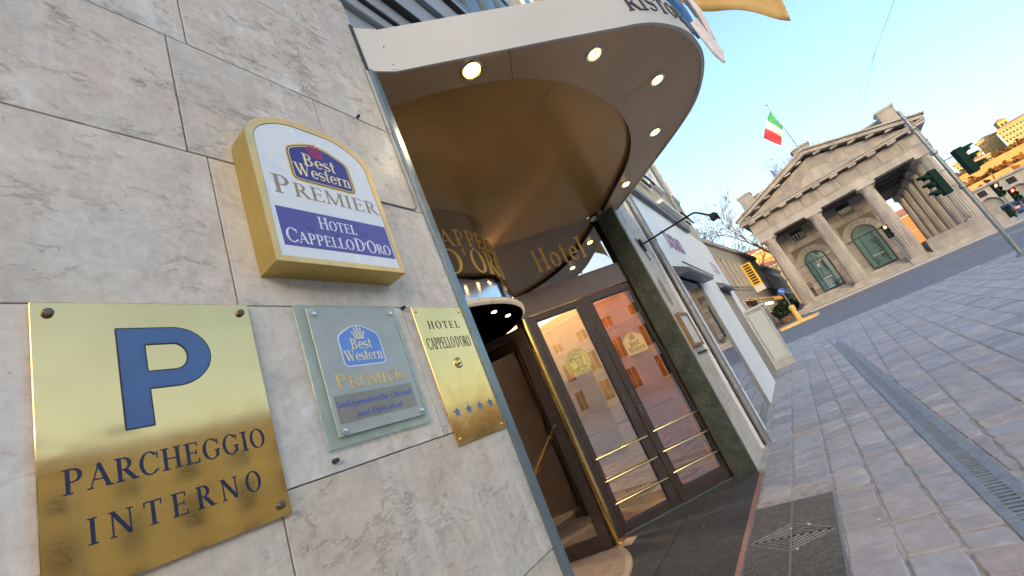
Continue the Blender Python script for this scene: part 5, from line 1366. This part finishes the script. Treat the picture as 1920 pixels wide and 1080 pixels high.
# ================================================================ cars beyond the junction
mat('car_blue', (.10, .20, .40), .25, .3, .05); mat('car_dark', (.03, .035, .04), .25, .3, .05); mat('car_white', (.60, .60, .60), .25, 0, .05); mat('tyre', (.015, .015, .015), .8); mat('car_glass', (.02, .03, .035), .05)
mat('tail_red', (.6, .02, .02), .2, emit=((1, .05, .03), 2.5)); mat('head_white', (.8, .8, .75), .15)
def car(loc, rz, label, paint):
    t = thing('parked_car', label, 'car', loc, 'cars beyond the junction')
    def loft(secs, mt, name, par):
        vs = []; n = len(secs[0][1]); fs = []
        for x, pr in secs: vs += [(x, y, z) for y, z in pr]
        for i in range(len(secs) - 1):
            for k in range(n): fs.append((i * n + k, i * n + (k + 1) % n, (i + 1) * n + (k + 1) % n, (i + 1) * n + k))
        fs += [tuple(range(n)), tuple(range((len(secs) - 1) * n, len(secs) * n))]
        o = MB().add(vs, fs).build(name, mt, None, True); o.parent = par; return o
    sec = lambda w_, z0, z1: [(-w_, z0), (-w_ * 1.02, (z0 + z1) / 2), (-w_ * .94, z1 - .03), (-w_ * .85, z1), (w_ * .85, z1), (w_ * .94, z1 - .03), (w_ * 1.02, (z0 + z1) / 2), (w_, z0)]
    body = loft([(-2.05, sec(.70, .35, .68)), (-1.95, sec(.80, .22, .84)), (-1.1, sec(.86, .2, .92)), (.5, sec(.86, .2, .92)), (1.3, sec(.84, .2, .82)), (1.95, sec(.78, .22, .68)), (2.08, sec(.66, .35, .55))], paint, 'car_body', t)
    loft([(-1.75, sec(.74, .84, .90)), (-1.25, sec(.70, .88, 1.36)), (-.2, sec(.68, .90, 1.46)), (.45, sec(.66, .90, 1.38)), (1.15, sec(.72, .82, .88))], 'car_glass', 'cabin_glass', t)
    loft([(-1.15, sec(.66, 1.36, 1.42)), (-.2, sec(.64, 1.45, 1.485)), (.42, sec(.62, 1.36, 1.41))], paint, 'car_roof', t)
    for x in (-1.3, 1.3):
        for y in (-.78, .78):
            w_ = MB().lathe([(.2, -.1), (.31, -.1), (.33, -.06), (.33, .06), (.31, .1), (.2, .1)], (x, y, .33), 16, frame=(X_, Z_, Y_)).build('wheel', 'tyre', None, True); w_.parent = t
            h = MB().lathe([(.2, -.09), (.05, -.11), (.05, .11), (.2, .09)], (x, y, .33), 12, frame=(X_, Z_, Y_)).build('rim', 'galvanised', None); h.parent = w_
    for y in (-.62, .62):
        q = MB().bbox(-2.07, -1.98, y - .13, y + .13, .66, .80, .02).build('tail_light', 'tail_red', None); q.parent = t
        q = MB().bbox(1.96, 2.06, y - .13, y + .13, .52, .64, .02).build('headlight', 'head_white', None); q.parent = t
    t.rotation_euler = (0, 0, rz); return t
car((61, -22.4, zg(61)), R_(-20), 'blue hatchback beyond the junction at the right edge', 'car_blue')
car((68, -23.2, zg(68)), R_(-14), 'dark car waiting behind the blue hatchback', 'car_dark')
car((70, -21.0, zg(70)), R_(80), 'white car crossing the far junction', 'car_white')
bn = thing('recycling_bin', 'dark green wheeled bin beside the far pavement', 'bin', (53.5, -18.2, zg(53.5)))
z0 = zg(53.5)
MB().bbox(53.2, 53.9, -18.7, -17.6, z0 + .1, z0 + 1.15, .05).build('bin_body', 'signal_green', bn); MB().bbox(53.15, 53.95, -18.75, -17.55, z0 + 1.15, z0 + 1.28, .04).build('bin_lid', 'signal_green', bn)

# ================================================================ overhead wires
mat('wire', (.10, .11, .12), .6)
for k, (q0, q1) in enumerate((((1692, -40), (1572, 258)), ((1640, 100), (1600, 250)))):
    a = CAM + ray(*q0) * (16 + 4 * k); b_ = CAM + ray(*q1) * 60
    wr = MB().tube([a.lerp(b_, t / 8) - Z_ * (.25 * math.sin(math.pi * t / 8)) for t in range(9)], .008, 5).build('overhead_wire', 'wire')
    tag(wr, ['thin overhead wire crossing the sky, the longer one', 'short faint overhead wire over the pediment'][k], 'wire')
# ================================================================ generic town house
def house(name, label, a, b_, depth, zb, zt, rows, ncol, wall, trim, cat='building', ww=1.1, roof='roof_tile', pediment=False, group=None, shutters=None, eave=.6):
    a, b_ = Vector(a), Vector(b_); L = (b_ - a).length; U = ((b_ - a) / L); U3 = Vector((U.x, U.y, 0)); Nn = Vector((U.y, -U.x, 0))
    o = Vector((a.x, a.y, 0)); t = thing(name, label, cat, (a.x, a.y, zb), group)
    T = lambda p: o + U3 * p.x - Nn * p.y + Z_ * p.z          # x along, y inwards, z up
    MB(T).box(0, L, 0, depth, zb - 1.0, zt).build('wall', wall, t)
    MB(T).bbox(-eave, L + eave, -eave, depth + eave, zt, zt + .35, .05).build('cornice', trim, t)
    rh = min(depth * .22, 2.5)
    MB(T).add([(-eave, -eave, zt + .352), (L + eave, -eave, zt + .352), (L + eave, depth + eave, zt + .352), (-eave, depth + eave, zt + .352), (depth * .4, depth / 2, zt + .35 + rh), (max(L - depth * .4, depth * .4 + .1), depth / 2, zt + .35 + rh)], [(0, 1, 5, 4), (1, 2, 5), (2, 3, 4, 5), (3, 0, 4), (0, 1, 2, 3)]).build('roof', roof, t)
    for z in [r[0] - .45 for r in rows[1:]]: MB(T).box(-.06, L + .06, -.08, 0, z, z + .16).build('string_course', trim, t)
    rot = math.atan2(U.y, U.x)
    protos = {}
    for ri, (z0, z1) in enumerate(rows):
        h = z1 - z0
        for k in range(ncol):
            c = T(Vector(((k + .5) * L / ncol, 0, z0)))
            if ri not in protos:
                f = MB(); w2 = ww / 2
                f.box(-w2 - .14, -w2, -.09, .0, -.1, h + .12).box(w2, w2 + .14, -.09, 0, -.1, h + .12).box(-w2, w2, -.09, 0, h, h + .12).box(-w2 - .22, w2 + .22, -.16, 0, -.2, -.1)
                f.box(-.03, .03, -.03, .0, 0, h)
                if pediment and ri == 1:
                    f.add([(-w2 - .25, 0, h + .3), (w2 + .25, 0, h + .3), (0, 0, h + .75), (-w2 - .25, -.22, h + .3), (w2 + .25, -.22, h + .3), (0, -.22, h + .75)], [(0, 1, 2), (3, 4, 5), (0, 1, 4, 3), (1, 2, 5, 4), (2, 0, 3, 5)])
                if pediment and ri == 2: f.box(-w2 - .25, w2 + .25, -.2, 0, h + .25, h + .38)
                me = f.build('window', trim, None); pn = MB().box(-w2, w2, -.012, -.004, 0, h).build('pane', 'dark_window', None); pn.parent = me
                if shutters:
                    s_ = MB().box(-w2 - .65, -w2 - .16, -.05, -.01, 0, h).box(w2 + .16, w2 + .65, -.05, -.01, 0, h).build('shutter', shutters, None); s_.parent = me
                protos[ri] = me; w_ = me
            else: w_ = copy_tree(protos[ri])
            w_.parent = t; w_.location = c - root_loc(t); w_.rotation_euler = (0, 0, rot)
    return t, T
mat('wall_grey', (.33, .31, .28), .85, 0, .12, 1.0, .2, 20, spec=.08); mat('wall_grey_trim', (.40, .375, .34), .8, 0, .12, 2, spec=.08)
mat('wall_cream', (.52, .44, .32), .85, 0, .08, .8, .2, 20, spec=.08); mat('wall_ochre', (.60, .38, .15), .85, 0, .1, .8, spec=.08); mat('wall_orange', (.62, .28, .10), .85, 0, .1, .8, spec=.08)
mat('trim_cream', (.58, .52, .42), .8, 0, .08, 2, spec=.08); mat('shutter_green', (.05, .09, .06), .6); mat('wall_pale', (.54, .49, .42), .85, 0, .08, .8, spec=.08)
# the street beyond the gate on the left
d_ = Vector((math.cos(R_(-5.2)), math.sin(R_(-5.2))))
p0 = Vector((37.4, 1.65)); at_ = lambda s: p0 + d_ * s
gh, gTT = house('grey_arcade_house', 'low grey stone house with a yellow banner and awning', at_(-4), at_(22.0), 9, zg(38), 8.85, [(zg(38) + .6, zg(38) + 3.0), (5.2, 7.6)], 13, 'wall_grey', 'wall_grey_trim', ww=1.05, eave=.22)
house('row_house', 'cream row house next beyond the grey stone house', at_(22.3), at_(40), 10, zg(65), 7.7, [(zg(65) + .6, zg(65) + 2.6), (5.1, 6.8)], 8, 'wall_pale', 'trim_cream', ww=1.0, eave=.25)
house('row_house', 'tall orange house lit by the low sun at the end of the street', (118, -3.0), (140, -6.0), 12, zg(118), 17.5, [(6.5, 8.5), (9.7, 11.8), (13.2, 15.4)], 6, 'wall_orange', 'trim_cream')
house('row_house', 'ochre house closing the street behind the bare trees', (112, 8), (112.5, -4.5), 12, zg(112), 12.5, [(5.5, 7.4), (8.5, 10.4)], 5, 'wall_ochre', 'trim_cream')
house('row_house', 'orange house seen between the gate columns', (150, -18), (149, -46), 12, zg(150), 12.5, [(5.6, 7.4), (8.8, 10.8)], 9, 'wall_orange', 'trim_cream')
mat('banner_yellow', (.85, .52, .02), .5); mat('awning_orange', (.80, .38, .04), .7, 0, .1)
yb2 = thing('yellow_banner', 'vertical yellow banner sign fixed on the grey house', 'sign', tuple(gTT(Vector((12.6, -.3, 4.7)))))
MB(gTT).bbox(12.3, 12.42, -.95, -.1, 5.0, 7.25, .01).build('banner_panel', 'banner_yellow', yb2); MB(gTT).bbox(12.3, 12.42, -.95, -.1, 4.4, 4.985, .01).build('banner_foot', 'paper', yb2)
b = MB(gTT)
for k in range(8): b.box(12.27, 12.3, -.8, -.25, 5.15 + k * .26, 5.32 + k * .26)
b.build('banner_lettering', 'logo_black', yb2)
aw = thing('shop_awning', 'orange shop awning over the grey house door', 'awning', tuple(gTT(Vector((8, -.8, 3)))))
b = MB(gTT); b.add([(4.6, -.02, 3.75), (9.6, -.02, 3.75), (9.6, -1.9, 3.15), (4.6, -1.9, 3.15), (4.6, -.02, 3.70), (9.6, -.02, 3.70), (9.6, -1.9, 3.10), (4.6, -1.9, 3.10)], [(0, 1, 2, 3), (4, 5, 6, 7), (0, 1, 5, 4), (1, 2, 6, 5), (2, 3, 7, 6), (3, 0, 4, 7)]); b.build('awning_cloth', 'awning_orange', aw)
b = MB(gTT).box(4.6, 9.6, -1.93, -1.9, 2.85, 3.14); b.build('awning_valance', 'awning_orange', aw)
mat('shop_bulb', (1, .9, .7), .4, emit=((1, .8, .45), .7))
for k in range(3): MB(gTT).lathe([(0, 0), (.13, .1), (.13, .18), (0, .26)], (5.4 + k * 1.4, -1.2, 2.75), 10).build('awning_lamp', 'shop_bulb', aw, True)

# leafy tubs, scooters and parasols down the street
mat('leaf_dark', (.02, .04, .02), .7, 0, .4, 8); mat('tub', (.18, .10, .06), .8)
def leaf_mass(c, r, n, size, seed):
    rr = random.Random(seed); b = MB()
    for k in range(n):
        v = Vector((rr.gauss(0, 1), rr.gauss(0, 1), rr.gauss(0, 1))).normalized() * r * rr.uniform(.4, 1) ** .5
        p = Vector(c) + Vector((v.x, v.y, v.z * 1.1)); e = Vector((rr.gauss(0, 1), rr.gauss(0, 1), rr.gauss(0, 1))).normalized(); f = e.cross(Vector((rr.random(), rr.random(), 1))).normalized()
        b.add([p - e * size, p + f * size * .5, p + e * size, p - f * size * .5], [(0, 1, 2, 3)])
    return b
for k, (s, off, r) in enumerate(((9.0, -1.2, .55), (11.5, -1.3, .6), (14.5, -1.4, .5), (18, -1.4, .6))):
    p = at_(s - 4) + Vector((d_.y, -d_.x)) * (-off); z0 = zg(p.x)
    tb = thing('potted_shrub', ['dark leafy shrub in a tub, nearest under the awning', 'dark leafy shrub in a tub, second along the grey house', 'dark leafy shrub in a tub, third along the grey house', 'dark leafy shrub in a tub, farthest along the grey house'][k], 'plant', (p.x, p.y, z0), 'potted shrubs along the street')
    MB().lathe([(.28, z0), (.36, z0 + .5), (.32, z0 + .5)], (p.x, p.y, 0), 14).build('tub', 'tub', tb, True)
    leaf_mass((p.x, p.y, z0 + .5 + r * .9), r, 420, .13, k).build('foliage', 'leaf_dark', tb)
mat('scooter_red', (.35, .02, .03), .3); 
for k in range(4):
    p = at_(21 + k * 1.7) + Vector((d_.y, -d_.x)) * 2.4; z0 = zg(p.x); c = (p.x, p.y, z0)
    s_ = thing('parked_scooter', ['red scooter parked first in the far row', 'black scooter parked second in the far row', 'white scooter parked third in the far row', 'dark scooter parked last in the far row'][k], 'scooter', c, 'scooters parked down the street')
    T = lambda q, c=c: Vector(c) + Vector((q.x * .2 + q.y * .98, q.x * .98 - q.y * .2, q.z))
    for x in (-.62, .62): MB(T).lathe([(.12, -.05), (.2, -.05), (.22, 0), (.2, .05), (.12, .05)], (x, 0, .22), 12, frame=(X_, Z_, Y_)).build('wheel', 'tyre', s_, True)
    MB(T).add([(-.8, -.15, .35), (-.8, .15, .35), (-.1, .17, .28), (-.1, -.17, .28), (-.75, -.14, .72), (-.75, .14, .72), (-.1, .14, .66), (-.1, -.14, .66)], [(0, 1, 2, 3), (4, 5, 6, 7), (0, 1, 5, 4), (1, 2, 6, 5), (2, 3, 7, 6), (3, 0, 4, 7)]).build('scooter_body', ['scooter_red', 'car_dark', 'car_white', 'car_dark'][k], s_)
    MB(T).bbox(-.7, .0, -.13, .13, .725, .82, .04).build('seat', 'tyre', s_)
    MB(T).add([(.35, -.2, .25), (.35, .2, .25), (.5, .16, .95), (.5, -.16, .95), (.42, -.2, .25), (.42, .2, .25), (.58, .16, .95), (.58, -.16, .95)], [(0, 1, 2, 3), (4, 5, 6, 7), (0, 1, 5, 4), (1, 2, 6, 5), (2, 3, 7, 6), (3, 0, 4, 7)]).build('leg_shield', ['scooter_red', 'car_dark', 'car_white', 'car_dark'][k], s_)
    MB(T).tube([(.62, 0, .25), (.52, 0, 1.0), (.45, -.3, 1.05)], .025, 6).tube([(.52, 0, 1.0), (.45, .3, 1.05)], .02, 6).build('handlebar', 'tyre', s_)

# ================================================================ bare trees
mat('bark', (.12, .085, .07), .9, 0, .25, 4); mat('twig', (.12, .085, .075), .9, 0, .2, 3)
def bare_tree(loc, h, seed, label, spread=.5):
    rr = random.Random(seed); t = thing('bare_tree', label, 'tree', loc, 'bare winter trees'); T_ = MB(); B_ = MB()
    def grow(p, d, L, r, lev):
        n = 4; path = [p]; rad = [r]; q = Vector(p); dd = d.copy()
        for k in range(n):
            dd = (dd + Vector((rr.gauss(0, .12), rr.gauss(0, .12), rr.gauss(.04, .06)))).normalized(); q = q + dd * (L / n); path.append(q.copy()); rad.append(max(.024, r * (1 - .45 * (k + 1) / n)))
        (T_ if lev < 2 else B_).tube(path, rad, 7 if lev < 2 else 4, lev < 2)
        if lev < 6:
            for k in range(3 if lev < 1 else rr.choice((2, 3, 3))):
                i = rr.choice((2, 3, 4)) if lev else rr.choice((3, 4, 4)); ax = Vector((rr.gauss(0, 1), rr.gauss(0, 1), rr.gauss(0, .5))).normalized()
                nd = (dd + ax * rr.uniform(.45, .95) * (1 + spread * .4)).normalized()
                if nd.z < -.1: nd.z = abs(nd.z) * .3; nd.normalize()
                grow(path[i], nd, L * rr.uniform(.58, .80), rad[i] * rr.uniform(.55, .75), lev + 1)
    grow(Vector(loc), Vector((0, 0, 1)), h * .34, h * .022, 0)
    T_.build('trunk', 'bark', t, True); B_.build('crown', 'twig', t)
bare_tree((62, 4.6, zg(62)), 21, 4, 'bare tree rising behind the low grey house')
bare_tree((84, 1.5, zg(84)), 20, 11, 'bare tree in the gap between grey house and gate', .3)
bare_tree((75, -4.0, zg(75)), 24, 21, 'bare tree behind the left corner of the pediment')
bare_tree((74, -7.5, zg(74)), 25, 33, 'reddish bare tree over the pediment slope')
bare_tree((100, -1.0, zg(100)), 13, 41, 'small bare tree before the orange house')

# ================================================================ hill with the upper town
mat('hill_grass', (.10, .065, .025), .95, 0, .35, .03, spec=.08); mat('hill_wall', (.34, .19, .08), .9, 0, .2, .06, spec=.08); mat('hill_yellow', (.42, .27, .085), .85, 0, .12, .05, spec=.08); mat('hill_ochre', (.38, .20, .07), .85, 0, .12, .05, spec=.08)
mat('hill_shrub', (.11, .05, .018), .95, 0, .4, .2, spec=.08)
def hz(r, az):
    """ground height at distance r; the hill rises in terraces"""
    f = max(0, min(1, (-az - 6) / 10)) if az < 0 else 0
    pts = [(150, 4), (230, 10), (300, 17), (305, 21), (420, 30), (425, 37), (520, 48), (560, 54), (700, 60), (1200, 40)]
    for (r0, h0), (r1, h1) in zip(pts, pts[1:]):
        if r <= r1: h = h0 + (h1 - h0) * max(0, (r - r0)) / (r1 - r0); break
    else: h = 40
    return 3.5 + (h - 3.5) * f
rr_ = [150, 190, 230, 265, 300, 305, 340, 380, 420, 425, 470, 520, 560, 620, 700, 900, 1200]; aa = [-70 + i * 2 for i in range(36)]
vs = []
rg = random.Random(5)
for r in rr_:
    for a in aa: vs.append((r * math.cos(R_(a)), r * math.sin(R_(a)) - 1.17, hz(r, a) + rg.uniform(-.6, .6)))
m = len(aa)
struct(MB().add(vs, [(i * m + j, (i + 1) * m + j, (i + 1) * m + j + 1, i * m + j + 1) for i in range(len(rr_) - 1) for j in range(m - 1)]).build('hill', 'hill_grass'))
def pol(r, a, z=0): return Vector((r * math.cos(R_(a)), r * math.sin(R_(a)) - 1.17, z))
for k, (r, a0, a1, z0, z1, lab) in enumerate(((300, -13, -32, 8, 22.5, 'long sunlit lower rampart wall on the hillside'), (420, -13, -34, 24, 39.5, 'long sunlit upper rampart wall below the hill town'))):
    wl_ = thing('rampart_wall', lab, 'wall', tuple(pol(r, (a0 + a1) / 2, z0)), 'hillside ramparts')
    n = 24
    for i in range(n):
        p, q = pol(r - 1, a0 + (a1 - a0) * i / n), pol(r - 1, a0 + (a1 - a0) * (i + 1) / n); e = (q - p).normalized(); nn = Vector((-e.y, e.x, 0))
        MB().add([p + Z_ * z0 - nn * 2.5 * 0, q + Z_ * z0, q + Z_ * z1, p + Z_ * z1, p + Z_ * z0 + nn * -3, q + Z_ * z0 + nn * -3, q + Z_ * z1 + nn * -3, p + Z_ * z1 + nn * -3], [(0, 1, 2, 3), (4, 5, 6, 7), (0, 1, 5, 4), (1, 2, 6, 5), (2, 3, 7, 6), (3, 0, 4, 7)]).build('wall_section', 'hill_wall', wl_)
HB = [(545, -17.3, -19.2, 46, 62, 9, 'hill_ochre', 'ochre house at the left end of the hill town'), (560, -19.3, -20.6, 48, 71, 6, 'hill_yellow', 'narrow pale yellow house on the hill ridge'), (540, -20.7, -24.2, 48, 69, 16, 'hill_yellow', 'long yellow palace on the hill ridge'), (575, -24.4, -27.5, 50, 73, 12, 'hill_ochre', 'tall ochre building at the right of the hill ridge'), (480, -18.0, -19.5, 40, 50, 6, 'hill_ochre', 'small ochre house below the hill ridge'), (545, -27.6, -31, 48, 66, 10, 'hill_yellow', 'broad yellow building farthest right on the ridge'), (470, -22.8, -25, 38, 49, 8, 'hill_ochre', 'low house under the yellow palace')]
for r, a0, a1, z0, z1, nc_, m_, lab in HB:
    p, q = pol(r, a0), pol(r, a1); h = z1 - z0; nr = max(2, int(h / 4.2))
    house('hill_house', lab, (p.x, p.y), (q.x, q.y), 14, z0 - 5, z1, [(z0 + 1.5 + k * (h - 1.5) / nr, z0 + 1.5 + k * (h - 1.5) / nr + 2.0) for k in range(nr)], nc_, m_, 'trim_cream', ww=1.3, group='houses of the hill town', eave=.8)
tw = thing('hill_tower', 'small square bell tower above the hill town roofs', 'tower', tuple(pol(560, -21.3, 60)))
c = pol(552, -21.25); b = MB(); b.box(c.x - 3, c.x + 3, c.y - 3, c.y + 3, 55, 76).build('tower_shaft', 'hill_yellow', tw)
MB().add([(c.x - 3.6, c.y - 3.6, 76), (c.x + 3.6, c.y - 3.6, 76), (c.x + 3.6, c.y + 3.6, 76), (c.x - 3.6, c.y + 3.6, 76), (c.x, c.y, 79)], [(0, 1, 4), (1, 2, 4), (2, 3, 4), (3, 0, 4), (0, 1, 2, 3)]).build('tower_roof', 'roof_tile', tw)
for s in (-1.2, 1.2): MB().box(c.x - 3.08, c.x - 3.0, c.y + s - .7, c.y + s + .7, 70.5, 74).build('belfry_opening', 'black_void', tw)
# brown winter woods on the slopes: small leaf clumps, nobody could count them
b = MB(); rw = random.Random(9)
for k in range(2600):
    a = rw.uniform(-34, -14); r = rw.choice((rw.uniform(306, 415), rw.uniform(430, 535), rw.uniform(430, 535), rw.uniform(235, 296)))
    z = hz(r, a); s = rw.uniform(1.2, 3.2); p = pol(r, a, z + s * .7)
    for j in range(5):
        q = p + Vector((rw.gauss(0, s * .5), rw.gauss(0, s * .5), rw.gauss(0, s * .45))); e = Vector((rw.gauss(0, 1), rw.gauss(0, 1), rw.gauss(0, 1))).normalized(); f = e.cross(Vector((rw.random(), rw.random(), 1))).normalized()
        b.add([q - e * s * .6, q + f * s * .4, q + e * s * .6, q - f * s * .4], [(0, 1, 2, 3)])
wd_ = b.build('hill_woods', 'hill_shrub'); tag(wd_, 'brown winter shrubs covering the hill slopes', 'woods', kind='stuff')
# arcaded building at the foot of the hill, beyond the junction on the right
ar = thing('arcade_building', 'low grey arcaded building beyond the junction at right', 'building', (92, -36, zg(92)))
A0, A1 = Vector((95, -25.5)), Vector((88, -52)); Lr = (A1 - A0).length; Ur = (A1 - A0) / Lr; rN = Vector((Ur.y, -Ur.x)); 
aT = lambda p: Vector((A0.x + Ur.x * p.x - rN.x * p.y, A0.y + Ur.y * p.x - rN.y * p.y, p.z)); z0 = zg(92)
MB(aT).box(0, Lr, .5, 9, z0 - 1, z0 + 5.0).build('wall', 'wall_grey', ar); MB(aT).bbox(-.5, Lr + .5, -.4, 9.5, z0 + 5.0, z0 + 5.35, .05).build('cornice', 'wall_grey_trim', ar)
MB(aT).box(0, Lr, 0, .5, z0 + 3.4, z0 + 5.0).build('upper_wall', 'gate_trim', ar)
x = 0
while x < Lr - 3:
    MB(aT).box(x, x + .8, 0, .5, z0 - 1, z0 + 3.4).build('pier', 'gate_trim', ar)
    MB(aT).prism([(x + .8 + 1.25 + 1.25 * math.cos(R_(a)), z0 + 2.1 + 1.25 * math.sin(R_(a))) for a in range(180, -1, -15)] + [(x + 3.3, z0 + 3.4), (x + .8, z0 + 3.4)], -.5, -.01, (Vector((0, 0, 0)), X_, Z_, -Y_)).build('arch', 'gate_trim', ar)
    MB(aT).box(x + 1.55, x + 2.5, -.03, 0, z0 + 3.75, z0 + 4.65).build('window', 'dark_window', ar)
    x += 3.3

# ================================================================ the square behind the camera (seen in brass and glass)
mat('palace_sun_ochre', (.86, .62, .30), .85, 0, .1, .6, spec=.08); mat('palace_sun_ochre_trim', (.92, .76, .50), .8, 0, .06, 1, spec=.08)  # warmth of low sun on the walls painted into this bright ochre
mat('palace_wall', (.72, .66, .58), .85, 0, .06, .5, .1, 10, spec=.08); mat('palace_trim', (.80, .74, .66), .8, 0, .06, 1, spec=.08)
house('palace', 'long pale three storey palace across the square', (-6, -44), (-40, -44), 14, 0, 11.6, [(.8, 3.2), (4.6, 7.0), (8.6, 9.8)], 9, 'palace_wall', 'palace_trim', ww=1.3, pediment=True)
house('palace', 'ochre corner palace across the square, low sun painted into its walls', (36, -41), (-5.4, -43.4), 14, 0, 11.4, [(.8, 3.2), (4.6, 7.0), (8.4, 9.7)], 11, 'palace_sun_ochre', 'palace_sun_ochre_trim', ww=1.3, pediment=True)
house('palace', 'pale side palace beside the square behind the camera', (-42, -44), (-42, 0), 14, 0, 12.5, [(.8, 3.2), (5.0, 7.4), (9.2, 10.6)], 10, 'palace_wall', 'palace_trim', ww=1.3, pediment=True)
sl_ = thing('street_lamp', 'grey two armed street lamp standing out on the square', 'lamp', (4.3, -20, 0))
MB().tube([(4.3, -20, 0), (4.3, -20, 7.0)], [.09, .05], 10).build('lamp_post', 'galvanised', sl_, True)
for s in (-1, 1):
    MB().tube([(4.3, -20, 6.9), (4.3 + s * .5, -20, 7.2), (4.3 + s * .9, -20, 7.25)], .03, 6).build('lamp_arm', 'galvanised', sl_)
    MB().bbox(4.3 + s * 1.3 - .5, 4.3 + s * 1.3 + .5, -20.18, -19.82, 7.16, 7.32, .04).build('lamp_head', 'pipe_grey', sl_)
# unseen ridge added to block the low sun from the square; far hill stays lit
rv = []; rf = []; rl = random.Random(12); na = 40
for i in range(na + 1):
    a = 150 + 100 * i / na; cr = 64 + rl.uniform(-3, 5) + 4 * math.sin(a * .3); e = min(1, (a - 150) / 12, (250 - a) / 12)
    for r, h in ((250, 0), (330, .45), (400, 1.0), (470, .9), (650, .3), (800, 0)): rv.append((r * math.cos(R_(a)), r * math.sin(R_(a)), -.5 + cr * h * e + (rl.uniform(-1.5, 1.5) if 0 < h < .95 else 0)))
for i in range(na):
    for j in range(5): rf.append((i * 6 + j, i * 6 + j + 1, i * 6 + j + 7, i * 6 + j + 6))
struct(MB().add(rv, rf).build('ridge', 'hill_grass'))  # added out of view only to shade the square
